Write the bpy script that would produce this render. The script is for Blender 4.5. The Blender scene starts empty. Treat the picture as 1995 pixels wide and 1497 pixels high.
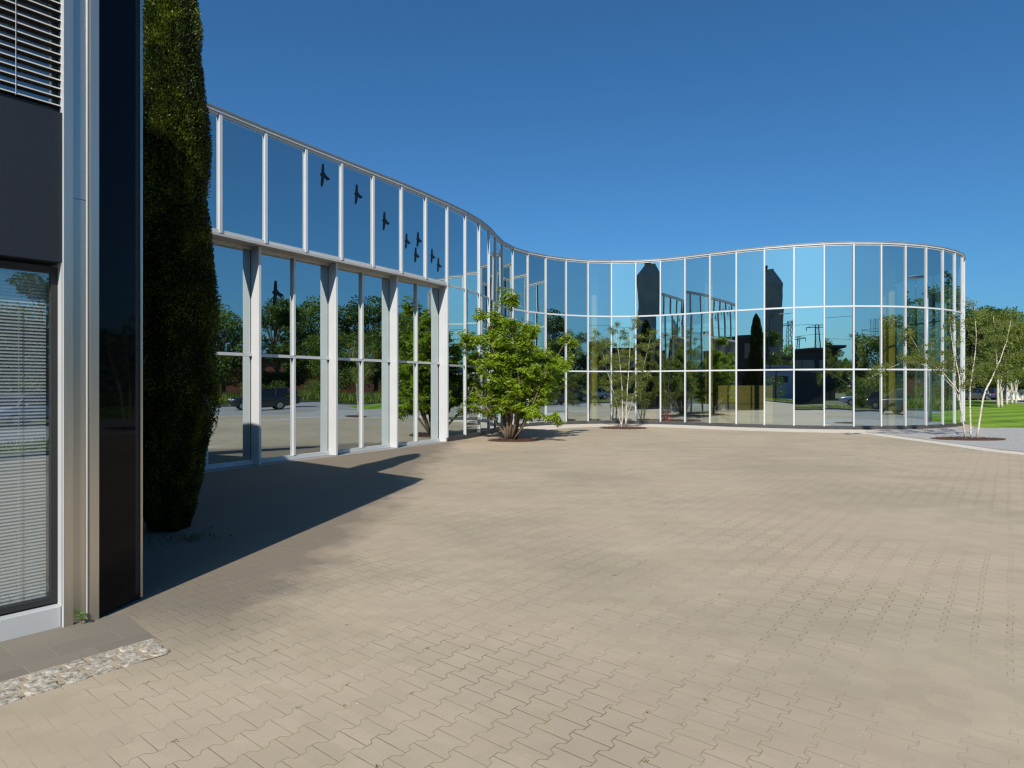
import bpy, bmesh, math, random
import numpy as np
from mathutils import Vector, Matrix, noise
R = math.radians
scene = bpy.context.scene
COL = scene.collection
# ------------------------------------------------------------------ camera, sky, sun, exposure
F_PX, CAM_H = 1218.4, 1.9
cam_d = bpy.data.cameras.new('camera'); cam = bpy.data.objects.new('camera', cam_d); COL.objects.link(cam)
cam.location = (0, 0, CAM_H); cam.rotation_euler = (R(90), 0, 0)
cam_d.sensor_width = 36; cam_d.lens = F_PX / 1995 * 36; cam_d.shift_y = 1.7 / 1995
cam_d.clip_start = .05; cam_d.clip_end = 3000
scene.camera = cam
SUN_AZ, SUN_EL = 12.0, 40.0              # light travels towards azimuth 12 deg right of +Y
w = bpy.data.worlds.new('World'); scene.world = w; w.use_nodes = True
wn = w.node_tree; bg = wn.nodes['Background']
sky = wn.nodes.new('ShaderNodeTexSky'); sky.sky_type = 'NISHITA'; sky.sun_disc = False
sky.sun_elevation = R(SUN_EL); sky.sun_rotation = R(180 + SUN_AZ)
sky.altitude = 0; sky.air_density = 1.0; sky.dust_density = 1.6; sky.ozone_density = 3.0
hs = wn.nodes.new('ShaderNodeMix'); hs.data_type = 'RGBA'; hs.blend_type = 'MULTIPLY'; hs.inputs[0].default_value = 1
hs.inputs[7].default_value = (.285, .61, .84, 1)          # deep clear-air blue, as through a polariser
wn.links.new(sky.outputs[0], hs.inputs[6]); wn.links.new(hs.outputs[2], bg.inputs[0])
bg.inputs[1].default_value = 0.113
sd = bpy.data.lights.new('sun', 'SUN'); sd.energy = 4.8; sd.angle = R(.5); sd.color = (1, .93, .82)
so = bpy.data.objects.new('sun', sd); COL.objects.link(so)
a, e = R(SUN_AZ), R(SUN_EL)
SUNV = Vector((math.sin(a) * math.cos(e), math.cos(a) * math.cos(e), -math.sin(e)))
so.rotation_euler = SUNV.to_track_quat('-Z', 'Y').to_euler(); so.location = (-10, -40, 40)
scene.view_settings.view_transform = 'Standard'; scene.view_settings.look = 'None'
scene.view_settings.exposure = 0.25; scene.view_settings.gamma = 1
scene.render.engine = 'CYCLES'
cy = scene.cycles
cy.use_denoising = True; cy.max_bounces = 10; cy.diffuse_bounces = 3; cy.glossy_bounces = 6
cy.transmission_bounces = 4; cy.transparent_max_bounces = 14; cy.sample_clamp_indirect = 6
cy.caustics_reflective = False; cy.caustics_refractive = False
cy.use_adaptive_sampling = True; cy.adaptive_threshold = .01
cy.filter_width = 1.3
rng = np.random.default_rng(7); random.seed(7)

# ------------------------------------------------------------------ node helpers
class N:
    """tiny expression builder for shader math"""
    def __init__(s, nt, sock): s.nt, s.s = nt, sock
    def _m(s, op, *o):
        n = s.nt.nodes.new('ShaderNodeMath'); n.operation = op
        for i, v in enumerate((s,) + o):
            if isinstance(v, N): s.nt.links.new(v.s, n.inputs[i])
            else: n.inputs[i].default_value = v
        return N(s.nt, n.outputs[0])
    def __add__(s, o): return s._m('ADD', o)
    def __sub__(s, o): return s._m('SUBTRACT', o)
    def __mul__(s, o): return s._m('MULTIPLY', o)
    def __truediv__(s, o): return s._m('DIVIDE', o)
    def f(s, op, *o): return s._m(op, *o)
def mat(name):
    m = bpy.data.materials.new(name); m.use_nodes = True
    nt = m.node_tree; b = nt.nodes['Principled BSDF']
    return m, nt, b
def setp(b, col=None, rough=None, metal=None, spec=None):
    if col is not None: b.inputs['Base Color'].default_value = (*col, 1)
    if rough is not None: b.inputs['Roughness'].default_value = rough
    if metal is not None: b.inputs['Metallic'].default_value = metal
    if spec is not None: b.inputs['Specular IOR Level'].default_value = spec
def pos(nt):
    g = nt.nodes.new('ShaderNodeNewGeometry'); return g.outputs['Position']
def noise_n(nt, vec, scale, detail=3, rough=.5, dim='3D'):
    n = nt.nodes.new('ShaderNodeTexNoise'); n.inputs['Scale'].default_value = scale
    n.inputs['Detail'].default_value = detail; n.inputs['Roughness'].default_value = rough
    if vec is not None: nt.links.new(vec, n.inputs['Vector'])
    return N(nt, n.outputs['Fac'])
def ramp(nt, val, stops):
    r = nt.nodes.new('ShaderNodeValToRGB'); nt.links.new(val.s, r.inputs[0])
    el = r.color_ramp.elements
    while len(el) < len(stops): el.new(.5)
    for q, (p, c) in zip(el, stops):
        q.position = p; q.color = (*c, 1) if len(c) == 3 else c
    return r.outputs[0]
def mix(nt, fac, a_, b_, mode='MIX'):
    m = nt.nodes.new('ShaderNodeMix'); m.data_type = 'RGBA'; m.blend_type = mode
    if isinstance(fac, N): nt.links.new(fac.s, m.inputs[0])
    else: m.inputs[0].default_value = fac
    for i, v in ((6, a_), (7, b_)):
        if isinstance(v, tuple): m.inputs[i].default_value = (*v, 1)
        else: nt.links.new(v, m.inputs[i])
    return m.outputs[2]
def bump(nt, b, h, strength=.3, dist=.01):
    n = nt.nodes.new('ShaderNodeBump'); n.inputs['Strength'].default_value = strength
    n.inputs['Distance'].default_value = dist
    nt.links.new(h.s, n.inputs['Height']); nt.links.new(n.outputs[0], b.inputs['Normal'])
def simple(name, col, rough=.6, metal=0, var=.12, scale=6, spec=.5, bmp=0):
    m, nt, b = mat(name); setp(b, col, rough, metal, spec)
    if var:
        v = noise_n(nt, pos(nt), scale, 4)
        lo = tuple(c * (1 - var) for c in col); hi = tuple(min(1, c * (1 + var)) for c in col)
        nt.links.new(ramp(nt, v, [(.3, lo), (.7, hi)]), b.inputs['Base Color'])
        if bmp: bump(nt, b, noise_n(nt, pos(nt), scale * 8, 3), bmp, .01)
    return m
M = {}
M['white'] = simple('white_aluminium', (.55, .56, .575), .33, 0, .04, 2)
M['greymetal'] = simple('grey_aluminium', (.50, .51, .52), .4, .1, .05, 2)
M['darkmetal'] = simple('dark_metal', (.03, .033, .037), .45, 0, .1)
M['darkplinth'] = simple('dark_plinth', (.05, .05, .052), .6, 0, .2, 3)
M['flash'] = simple('roof_flashing', (.22, .22, .22), .5, .3, .05)
M['soffit'] = simple('soffit_grey', (.45, .44, .42), .6, 0, .05)
M['yellow'] = simple('yellow_column', (.74, .62, .16), .45, 0, .05)
M['board'] = simple('yellow_board', (.60, .49, .16), .5, 0, .08, 2)
M['floor'] = simple('indoor_floor', (.33, .32, .29), .35, 0, .06, 1)
M['wall'] = simple('indoor_wall', (.06, .06, .062), .8, 0, .1, 1)
M['ceil'] = simple('ceiling', (.16, .165, .17), .8, 0, .03)
M['black'] = simple('black_rubber', (.015, .015, .016), .7, 0, .1)
M['beige'] = simple('beige_kerb', (.42, .38, .31), .9, 0, .15, 9, bmp=.3)
M['kerb'] = simple('grey_kerb', (.24, .235, .22), .9, 0, .2, 6, bmp=.3)
M['film'] = simple('black_film', (.003, .003, .004), .35, 0, 0)
M['red'] = simple('red_paint', (.5, .03, .02), .5, 0, .05)
M['orange'] = simple('orange_paint', (.75, .36, .06), .5, 0, .05)
M['pink'] = simple('pink_paint', (.8, .2, .25), .5, 0, .05)
M['bark'] = simple('brown_bark', (.13, .095, .06), .9, 0, .3, 25, bmp=.5)
M['mulch'] = simple('bark_mulch', (.10, .045, .028), .95, 0, .6, 40, bmp=1)
M['shed'] = simple('blue_grey_cladding', (.30, .36, .42), .6, 0, .08, 2)
M['brick'] = simple('red_brick', (.22, .07, .045), .85, 0, .25, 5)
M['concrete'] = simple('tower_concrete', (.34, .33, .30), .85, 0, .15, .5)
M['tarroof'] = simple('felt_roof', (.08, .075, .07), .8, 0, .2, 2)
M['darkwall'] = simple('dark_cladding', (.035, .034, .033), .6, 0, .15, 2)
M['paleband'] = simple('pale_panel', (.30, .28, .22), .6, 0, .1, 2)
M['lattice'] = simple('galvanised_steel', (.10, .10, .095), .6, .2, .1)

def metal_mat():
    m, nt, b = mat('brushed_metal'); setp(b, (.58, .53, .46), .32, .9)
    tc = nt.nodes.new('ShaderNodeMapping'); tc.inputs['Scale'].default_value = (60, 60, .8)
    nt.links.new(pos(nt), tc.inputs[0]); v = noise_n(nt, tc.outputs[0], 3, 5)
    nt.links.new(ramp(nt, v, [(.3, (.54, .495, .43)), (.7, (.60, .55, .48))]), b.inputs['Base Color'])
    r = v * .04 + .27; nt.links.new(r.s, b.inputs['Roughness'])
    return m
M['steel'] = metal_mat()
def granite_mat():
    m, nt, b = mat('dark_granite'); setp(b, (.02, .022, .03), .55)
    v = noise_n(nt, pos(nt), 180, 2); s = noise_n(nt, pos(nt), 4, 3)
    c = ramp(nt, v, [(.35, (.005, .007, .012)), (.6, (.010, .014, .022)), (.75, (.022, .027, .04))])
    nt.links.new(mix(nt, s * .5, c, (.007, .009, .015)), b.inputs['Base Color'])
    return m
M['granite'] = granite_mat()
m, nt, b = mat('black_glass_panel'); setp(b, (.003, .004, .006), .03, 0, .12); M['blackglass'] = m

def glass_mat(name, refl, tint_r, tint_t, wav=.006):
    m = bpy.data.materials.new(name); m.use_nodes = True; nt = m.node_tree; nt.nodes.clear()
    out = nt.nodes.new('ShaderNodeOutputMaterial'); mx = nt.nodes.new('ShaderNodeMixShader')
    gl = nt.nodes.new('ShaderNodeBsdfGlossy'); gl.inputs['Roughness'].default_value = 0.0
    gl.inputs['Color'].default_value = (*tint_r, 1)
    tr = nt.nodes.new('ShaderNodeBsdfTransparent'); tr.inputs[0].default_value = (*tint_t, 1)
    ge = nt.nodes.new('ShaderNodeNewGeometry'); dt = nt.nodes.new('ShaderNodeVectorMath'); dt.operation = 'DOT_PRODUCT'
    nt.links.new(ge.outputs['True Normal'], dt.inputs[0]); nt.links.new(ge.outputs['Incoming'], dt.inputs[1])
    f = (N(nt, dt.outputs['Value']).f('ABSOLUTE') * -1.0 + 1.0).f('POWER', 5.0)  * .96 + .04
    fac = (f * (1 - refl) + refl).f('MINIMUM', 1.0)
    bp = nt.nodes.new('ShaderNodeBump'); bp.inputs['Strength'].default_value = 1; bp.inputs['Distance'].default_value = wav
    mp = nt.nodes.new('ShaderNodeMapping'); mp.inputs['Scale'].default_value = (1, 1, .6)
    nt.links.new(pos(nt), mp.inputs[0]); v = noise_n(nt, mp.outputs[0], .55, 1)
    nt.links.new(v.s, bp.inputs['Height']); nt.links.new(bp.outputs[0], gl.inputs['Normal'])
    nt.links.new(fac.s, mx.inputs[0]); nt.links.new(tr.outputs[0], mx.inputs[1]); nt.links.new(gl.outputs[0], mx.inputs[2])
    nt.links.new(mx.outputs[0], out.inputs[0]); return m
M['glass'] = glass_mat('mirror_tinted_glass', .63, (.86, .98, 1.0), (.86, .90, .82))
def clear_mat(name, tint):
    m = bpy.data.materials.new(name); m.use_nodes = True; nt = m.node_tree; nt.nodes.clear()
    out = nt.nodes.new('ShaderNodeOutputMaterial'); tr = nt.nodes.new('ShaderNodeBsdfTransparent')
    tr.inputs[0].default_value = (*tint, 1); nt.links.new(tr.outputs[0], out.inputs[0]); return m
M['glassback'] = clear_mat('glass_inner_face', (.97, .98, .97))
M['winglass'] = glass_mat('window_glass', .17, (.9, .97, 1), (.96, .98, .98), .0005)

def leaf_mat(name, c1, c2, c3, scale=1.2, transl=.35, rough=.5):
    m = bpy.data.materials.new(name); m.use_nodes = True; nt = m.node_tree
    b = nt.nodes['Principled BSDF']; out = nt.nodes['Material Output']
    v = noise_n(nt, pos(nt), scale, 2); v2 = noise_n(nt, pos(nt), scale * 14, 1)
    c = ramp(nt, v * .5 + v2 * .5, [(.33, c1), (.5, c2), (.68, c3)])
    nt.links.new(c, b.inputs['Base Color']); setp(b, None, rough, 0, .35)
    t = nt.nodes.new('ShaderNodeBsdfTranslucent')
    nt.links.new(mix(nt, 1.0, c, (1.5, 1.6, .7), 'MULTIPLY'), t.inputs[0])
    mx = nt.nodes.new('ShaderNodeMixShader'); mx.inputs[0].default_value = transl
    nt.links.new(b.outputs[0], mx.inputs[1]); nt.links.new(t.outputs[0], mx.inputs[2])
    nt.links.new(mx.outputs[0], out.inputs[0]); return m
M['leaf_bush'] = leaf_mat('bright_leaf', (.10, .165, .010), (.185, .27, .016), (.32, .41, .03), 1.5, .38)
M['leaf_birch'] = leaf_mat('birch_leaf', (.09, .12, .02), (.15, .185, .035), (.24, .27, .07), 1.5, .4)
M['leaf_tree'] = leaf_mat('dark_tree_leaf', (.035, .062, .010), (.065, .105, .016), (.11, .16, .026), .35)
M['leaf_tree2'] = leaf_mat('mid_tree_leaf', (.06, .10, .012), (.105, .155, .02), (.16, .22, .035), .35)
M['leaf_thuja'] = leaf_mat('thuja_leaf', (.008, .015, .003), (.032, .05, .006), (.20, .235, .018), 3.5, .15)
M['leaf_grass'] = leaf_mat('meadow_grass', (.10, .14, .025), (.15, .19, .035), (.23, .25, .07), .5)
m, nt, b = mat('birch_bark'); setp(b, (.7, .66, .58), .7)
mp = nt.nodes.new('ShaderNodeMapping'); mp.inputs['Scale'].default_value = (6, 6, 30)
nt.links.new(pos(nt), mp.inputs[0]); v = noise_n(nt, mp.outputs[0], 1.6, 3)
nt.links.new(ramp(nt, v, [(.32, (.09, .075, .06)), (.42, (.48, .43, .35)), (.7, (.68, .63, .54))]), b.inputs['Base Color'])
M['birchbark'] = m

def paver_mat():
    """double-T interlocking concrete pavers"""
    m, nt, b = mat('interlocking_pavers')
    P = pos(nt); sep = nt.nodes.new('ShaderNodeSeparateXYZ'); nt.links.new(P, sep.inputs[0])
    x, y = N(nt, sep.outputs[0]), N(nt, sep.outputs[1])
    # tiny domain warp so rows are not ruler straight
    wv = (noise_n(nt, P, .45, 2) - .5) * .10
    h = R(38.5); s, c = math.sin(h), math.cos(h)
    u = (x * s + y * c) / .175 ; v = (x * c - y * s + wv) / .205
    kb = v.f('ROUND'); par = kb.f('MODULO', 2.0).f('ABSOLUTE')           # 0 / 1
    sign = par * -2.0 + 1.0
    cosu = (u * (2 * math.pi)).f('COSINE')
    wave = (cosu * -2.6).f('MINIMUM', 1.0).f('MAXIMUM', -1.0)             # trapezoid
    d = v - (kb + sign * wave * .085)
    side = d.f('GREATER_THAN', 0.0)
    row = kb - 1.0 + side
    rpar = row.f('MODULO', 2.0).f('ABSOLUTE')
    uu = u + rpar * .5 + .0
    cr = (uu - uu.f('ROUND')).f('ABSOLUTE') * .175
    cell_u = uu.f('ROUND')
    dj = d.f('ABSOLUTE') * .205
    jn = noise_n(nt, P, 9, 3)                                            # joint width variation
    wj = jn * .011 + .0002
    dist = dj.f('MINIMUM', cr)
    far = noise_n(nt, P, 1.1, 2)
    joint = (dist / wj).f('MINIMUM', 1.0)                                # 0 in joint .. 1
    jmask = (joint * -1.0 + 1.0)
    # per paver tone
    cv = nt.nodes.new('ShaderNodeCombineXYZ'); nt.links.new(cell_u.s, cv.inputs[0]); nt.links.new(row.s, cv.inputs[1])
    wn_ = nt.nodes.new('ShaderNodeTexWhiteNoise'); wn_.noise_dimensions = '2D'; nt.links.new(cv.outputs[0], wn_.inputs['Vector'])
    tone = N(nt, wn_.outputs['Value'])
    big = noise_n(nt, P, .35, 5, .6); mid = noise_n(nt, P, 1.7, 4, .6); fine = noise_n(nt, P, 160, 2, .7)
    streak_m = nt.nodes.new('ShaderNodeMapping'); streak_m.inputs['Rotation'].default_value = (0, 0, R(-8)); streak_m.inputs['Scale'].default_value = (.3, 1.8, 1)
    nt.links.new(P, streak_m.inputs[0]); streak = noise_n(nt, streak_m.outputs[0], 1.1, 4, .6)
    jvis = ((noise_n(nt, P, .42, 5, .7) - .5) * 4.5 + .62 - ((x + .3).f('MAXIMUM', 0.0) * .05).f('MINIMUM', .12)).f('MINIMUM', .9).f('MAXIMUM', .10)
    base = ramp(nt, tone * .10 + mid * .45 + streak * .45, [(.34, (.335, .276, .198)), (.5, (.392, .324, .236)), (.66, (.448, .372, .275))])
    rose = mix(nt, big.f('SUBTRACT', .42).f('MULTIPLY', 3.0).f('MINIMUM', .8).f('MAXIMUM', 0.0), base, (.445, .343, .265))
    # dirt
    dn = noise_n(nt, P, .22, 4, .65)
    dirt = (dn - .47).f('MULTIPLY', 5.0).f('MINIMUM', .75).f('MAXIMUM', 0.0)
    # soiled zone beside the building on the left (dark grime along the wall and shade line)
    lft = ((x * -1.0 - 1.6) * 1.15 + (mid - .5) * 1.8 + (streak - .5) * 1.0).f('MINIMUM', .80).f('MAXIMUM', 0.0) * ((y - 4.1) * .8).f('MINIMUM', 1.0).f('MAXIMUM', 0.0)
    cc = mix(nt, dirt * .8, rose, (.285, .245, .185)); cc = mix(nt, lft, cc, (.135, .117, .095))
    cc = mix(nt, ((fine - .5) * 1.1 + .12).f('MAXIMUM', 0.0), cc, (.22, .19, .14))
    # joints: dark earth, moss tinted in places
    moss = noise_n(nt, P, 2.2, 3)
    jc = ramp(nt, moss, [(.50, (.15, .12, .08)), (.60, (.18, .16, .06)), (.75, (.15, .18, .035))])
    cc = mix(nt, jmask * jvis, cc, jc)
    # white grit specks
    vor = nt.nodes.new('ShaderNodeTexVoronoi'); vor.inputs['Scale'].default_value = 5.5; vor.inputs['Randomness'].default_value = 1
    nt.links.new(P, vor.inputs['Vector']); sp = N(nt, vor.outputs['Distance']).f('LESS_THAN', .028)
    cc = mix(nt, sp * .8, cc, (.62, .58, .5))
    vo2 = nt.nodes.new('ShaderNodeTexVoronoi'); vo2.inputs['Scale'].default_value = 13; nt.links.new(P, vo2.inputs['Vector'])
    sp2 = N(nt, vo2.outputs['Distance']).f('LESS_THAN', .05) * (noise_n(nt, P, 1.3, 3) * 3.0 - 1.3).f('MINIMUM', 1.0).f('MAXIMUM', 0.0)
    cc = mix(nt, sp2 * .6, cc, (.16, .13, .09))
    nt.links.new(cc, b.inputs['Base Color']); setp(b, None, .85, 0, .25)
    hgt = joint * jvis * .8 + fine * .12 + tone * .15 + noise_n(nt, P, 25, 3) * .12
    bump(nt, b, hgt, .55, .006); return m
M['paver'] = paver_mat()

def slab_mat(name, c1, c2, cj, bw, bh, rot, mort=.012, rough=.85):
    m, nt, b = mat(name); P = pos(nt)
    mp = nt.nodes.new('ShaderNodeMapping'); mp.inputs['Rotation'].default_value = (0, 0, rot); nt.links.new(P, mp.inputs[0])
    br = nt.nodes.new('ShaderNodeTexBrick'); nt.links.new(mp.outputs[0], br.inputs['Vector'])
    br.inputs['Scale'].default_value = 1; br.inputs['Mortar Size'].default_value = mort; br.inputs['Brick Width'].default_value = bw
    br.inputs['Row Height'].default_value = bh; br.inputs['Mortar Smooth'].default_value = .3
    for k, c in (('Color1', c1), ('Color2', c2), ('Mortar', cj)): br.inputs[k].default_value = (*c, 1)
    v = noise_n(nt, P, 1.3, 5, .65); f_ = noise_n(nt, P, 60, 2, .7)
    c = mix(nt, (v * .7 + f_ * .3 - .25).f('MAXIMUM', 0.0) * .8, br.outputs[0], tuple(q * .6 for q in c1))
    nt.links.new(c, b.inputs['Base Color']); setp(b, None, rough, 0, .3)
    bump(nt, b, N(nt, br.outputs['Fac']) * -1.0 + f_ * .3, .4, .006); return m
M['slab'] = slab_mat('grey_concrete_slabs', (.205, .18, .145), (.175, .155, .128), (.25, .215, .165), .40, .26, R(-51), .004)
M['cobble'] = slab_mat('blue_grey_cobbles', (.44, .43, .42), (.34, .34, .345), (.25, .24, .225), .13, .11, R(12), .012)
M['pale'] = slab_mat('pale_paving_and_painted_sun', (.64, .58, .50), (.57, .52, .45), (.42, .38, .32), .4, .2, R(10), .01)  # brightened so the facade band carries reflected sunlight in its colour

m, nt, b = mat('asphalt'); P = pos(nt); v = noise_n(nt, P, .3, 5, .6); f_ = noise_n(nt, P, 90, 2, .7)
nt.links.new(ramp(nt, v * .7 + f_ * .3, [(.3, (.20, .20, .20)), (.7, (.31, .31, .31))]), b.inputs['Base Color']); setp(b, None, .85, 0, .3); bump(nt, b, f_, .4, .005); M['asphalt'] = m
m, nt, b = mat('mown_lawn'); P = pos(nt); mp = nt.nodes.new('ShaderNodeMapping'); mp.inputs['Rotation'].default_value = (0, 0, R(62)); nt.links.new(P, mp.inputs[0])
sp_ = nt.nodes.new('ShaderNodeSeparateXYZ'); nt.links.new(mp.outputs[0], sp_.inputs[0])
st = (N(nt, sp_.outputs[0]) * 2.4 + noise_n(nt, P, .5, 2) * 1.5).f('SINE') * .12
v = noise_n(nt, P, 1.2, 4) * .6 + noise_n(nt, P, 45, 2) * .4 + st
nt.links.new(ramp(nt, v, [(.3, (.08, .15, .012)), (.5, (.145, .25, .018)), (.7, (.22, .34, .03))]), b.inputs['Base Color']); setp(b, None, .8, 0, .2)
bump(nt, b, noise_n(nt, P, 60, 2), .8, .02); M['lawn'] = m
m, nt, b = mat('rough_ground'); P = pos(nt); v = noise_n(nt, P, .4, 5, .6)
nt.links.new(ramp(nt, v, [(.35, (.05, .075, .02)), (.55, (.09, .11, .035)), (.7, (.13, .12, .07))]), b.inputs['Base Color']); setp(b, None, .9, 0, .2); M['rough'] = m
m, nt, b = mat('granite_sett'); P = pos(nt); v = noise_n(nt, P, 26, 5, .75); v2 = noise_n(nt, P, 5, 2)
nt.links.new(ramp(nt, v * .8 + v2 * .2, [(.36, (.13, .12, .105)), (.48, (.33, .29, .23)), (.60, (.55, .51, .45))]), b.inputs['Base Color']); setp(b, None, .8, 0, .3); bump(nt, b, v, .8, .02); M['sett'] = m
M['bed'] = simple('sandy_bedding', (.34, .28, .20), .9, 0, .25, 14, bmp=.6)

# ------------------------------------------------------------------ mesh helpers
def tag(o, label=None, cat=None, group=None, kind=None):
    if label: o['label'] = label
    if cat: o['category'] = cat
    if group: o['group'] = group
    if kind: o['kind'] = kind
    return o
def empty(name, loc=(0, 0, 0), rz=0):
    o = bpy.data.objects.new(name, None); COL.objects.link(o); o.location = loc; o.rotation_euler = (0, 0, rz); return o
class MB:
    def __init__(s): s.v, s.f, s.mi = [], [], []
    def add(s, vs, fs, mi=0):
        k = len(s.v); s.v += [tuple(q) for q in vs]; s.f += [tuple(i + k for i in f) for f in fs]; s.mi += [mi] * len(fs)
    def box(s, c, size, ax=None, mi=0):
        ax = ax or (Vector((1, 0, 0)), Vector((0, 1, 0)), Vector((0, 0, 1)))
        c = Vector(c); hs_ = [q / 2 for q in size]
        vs = [c + ax[0] * hs_[0] * i + ax[1] * hs_[1] * j + ax[2] * hs_[2] * k for k in (-1, 1) for j in (-1, 1) for i in (-1, 1)]
        s.add(vs, [(0, 2, 3, 1), (4, 5, 7, 6), (0, 1, 5, 4), (2, 6, 7, 3), (0, 4, 6, 2), (1, 3, 7, 5)], mi)
    def wallbox(s, p0, p1, z0, z1, off0, off1, mi=0):
        """box along p0->p1 (2D), from offset off0 to off1 along the outward normal"""
        p0, p1 = Vector(p0), Vector(p1); d = (p1 - p0).normalized(); n = Vector((d.y, -d.x))
        q = [p0 + n * off0, p1 + n * off0, p1 + n * off1, p0 + n * off1]
        vs = [(t.x, t.y, z) for z in (z0, z1) for t in q]
        s.add(vs, [(0, 1, 2, 3), (7, 6, 5, 4), (0, 4, 5, 1), (1, 5, 6, 2), (2, 6, 7, 3), (3, 7, 4, 0)], mi)
    def tube(s, pts, rad, n=6, mi=0, cap=True):
        pts = [Vector(p) for p in pts]; rad = rad if hasattr(rad, '__len__') else [rad] * len(pts)
        k0 = len(s.v); up = Vector((0, 0, 1)); prev = None
        for i, p in enumerate(pts):
            t = (pts[min(i + 1, len(pts) - 1)] - pts[max(i - 1, 0)])
            t = t.normalized() if t.length > 1e-9 else up
            if prev is None: x = t.cross(Vector((1, 0, 0)) if abs(t.x) < .9 else Vector((0, 1, 0))).normalized()
            else: x = (prev - t * prev.dot(t)).normalized()
            prev = x; y = t.cross(x)
            for j in range(n):
                a_ = 2 * math.pi * j / n; s.v.append(tuple(p + (x * math.cos(a_) + y * math.sin(a_)) * rad[i]))
        for i in range(len(pts) - 1):
            for j in range(n):
                a_, b_ = k0 + i * n + j, k0 + i * n + (j + 1) % n; s.f.append((a_, b_, b_ + n, a_ + n)); s.mi.append(mi)
        if cap:
            s.f.append(tuple(k0 + j for j in range(n))[::-1]); s.mi.append(mi)
            s.f.append(tuple(k0 + (len(pts) - 1) * n + j for j in range(n))); s.mi.append(mi)
    def poly(s, pts, z0, z1, mi=0):
        n = len(pts); vs = [(p[0], p[1], z0) for p in pts] + [(p[0], p[1], z1) for p in pts]
        s.add(vs, [tuple(range(n))[::-1], tuple(range(n, 2 * n))] + [(i, (i + 1) % n, n + (i + 1) % n, n + i) for i in range(n)], mi)
    def build(s, name, mats, parent=None, bevel=0, smooth=False, recalc=True):
        me = bpy.data.meshes.new(name); me.from_pydata(s.v, [], s.f)
        mats = mats if isinstance(mats, (list, tuple)) else [mats]
        for q in mats: me.materials.append(q)
        me.polygons.foreach_set('material_index', s.mi)
        if recalc or smooth:
            bm = bmesh.new(); bm.from_mesh(me); bmesh.ops.recalc_face_normals(bm, faces=bm.faces)
            big_ = [f for f in bm.faces if len(f.verts) > 4]
            if big_: bmesh.ops.triangulate(bm, faces=big_)
            bm.to_mesh(me); bm.free()
        if smooth: me.polygons.foreach_set('use_smooth', [True] * len(me.polygons))
        me.update(); o = bpy.data.objects.new(name, me); COL.objects.link(o)
        if parent: o.parent = parent
        if bevel:
            bv = o.modifiers.new('bevel', 'BEVEL'); bv.width = bevel; bv.segments = 2; bv.limit_method = 'ANGLE'; bv.angle_limit = R(40)
        return o
def sheet(name, pts, z, m, kind='structure', parent=None):
    mb = MB(); mb.add([(p[0], p[1], z) for p in pts], [tuple(range(len(pts)))])
    o = mb.build(name, m, parent, recalc=True)
    me = o.data
    if me.polygons and sum(p.normal.z for p in me.polygons) < 0: me.flip_normals()
    if kind: o['kind'] = kind
    return o
def copy_tree(o, parent=None):
    c = o.copy(); COL.objects.link(c); c.parent = parent
    for ch in list(o.children): copy_tree(ch, c)
    return c
def G(x, y):
    z = CAM_H * F_PX / (y - 750.2); return Vector(((x - 997.5) / F_PX * z, z))
def quads(name, V, m, parent=None, smooth=False):
    """V: (n,k,4,3) or (n,4,3) array of quads -> one mesh"""
    V = np.asarray(V, dtype=np.float32).reshape(-1, 3); nq = len(V) // 4
    me = bpy.data.meshes.new(name); me.vertices.add(len(V)); me.vertices.foreach_set('co', V.ravel())
    me.loops.add(nq * 4); me.loops.foreach_set('vertex_index', np.arange(nq * 4, dtype=np.int32))
    me.polygons.add(nq); me.polygons.foreach_set('loop_start', np.arange(0, nq * 4, 4, dtype=np.int32))
    me.polygons.foreach_set('loop_total', np.full(nq, 4, dtype=np.int32))
    me.materials.append(m); me.update(calc_edges=True); me.validate()
    o = bpy.data.objects.new(name, me); COL.objects.link(o)
    if parent: o.parent = parent
    return o
def unit(v): return v / (np.linalg.norm(v, axis=-1, keepdims=True) + 1e-9)
def leaf_quads(p, d, ln, wd, droop=.25):
    """two quads per leaf (folded along length): base p, direction d"""
    n = len(p); side = unit(np.cross(d, rng.normal(size=(n, 3)))); ln = np.asarray(ln).reshape(-1, 1) * np.ones((n, 1)); wd = np.asarray(wd).reshape(-1, 1) * np.ones((n, 1))
    mid = p + d * ln * .5; tip = p + d * ln; tip[:, 2] -= (ln[:, 0] * droop); mid2 = mid.copy(); mid2[:, 2] -= ln[:, 0] * droop * .25
    a_ = mid2 + side * wd * .5; b_ = mid2 - side * wd * .5
    return np.stack([p, a_, tip, b_], axis=1)

# ------------------------------------------------------------------ plan of the glass facade (fitted)
PT = [(-6.45, 13.814), (-5.85, 14.835), (-5.224, 15.84), (-4.597, 16.844), (-3.967, 17.845), (-3.335, 18.846), (-2.744, 19.872), (-2.17, 20.908), (-1.641, 21.967), (-1.207, 23.068), (-0.89, 24.208), (-0.674, 25.372), (-0.416, 26.528), (0.04, 27.62), (0.723, 28.587), (1.588, 29.395), (2.592, 30.022), (3.696, 30.449), (4.864, 30.641), (6.044, 30.542), (7.16, 30.148), (8.177, 29.542), (9.132, 28.842), (10.104, 28.167), (11.133, 27.581), (12.214, 27.098), (13.345, 26.749), (14.517, 26.585), (15.701, 26.607), (16.866, 26.816), (17.992, 27.18), (19.065, 27.681), (20.056, 28.328), (20.958, 29.095), (21.70, 30.02)]
PT = [Vector(p) for p in PT]
MOD = 1.184
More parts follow.
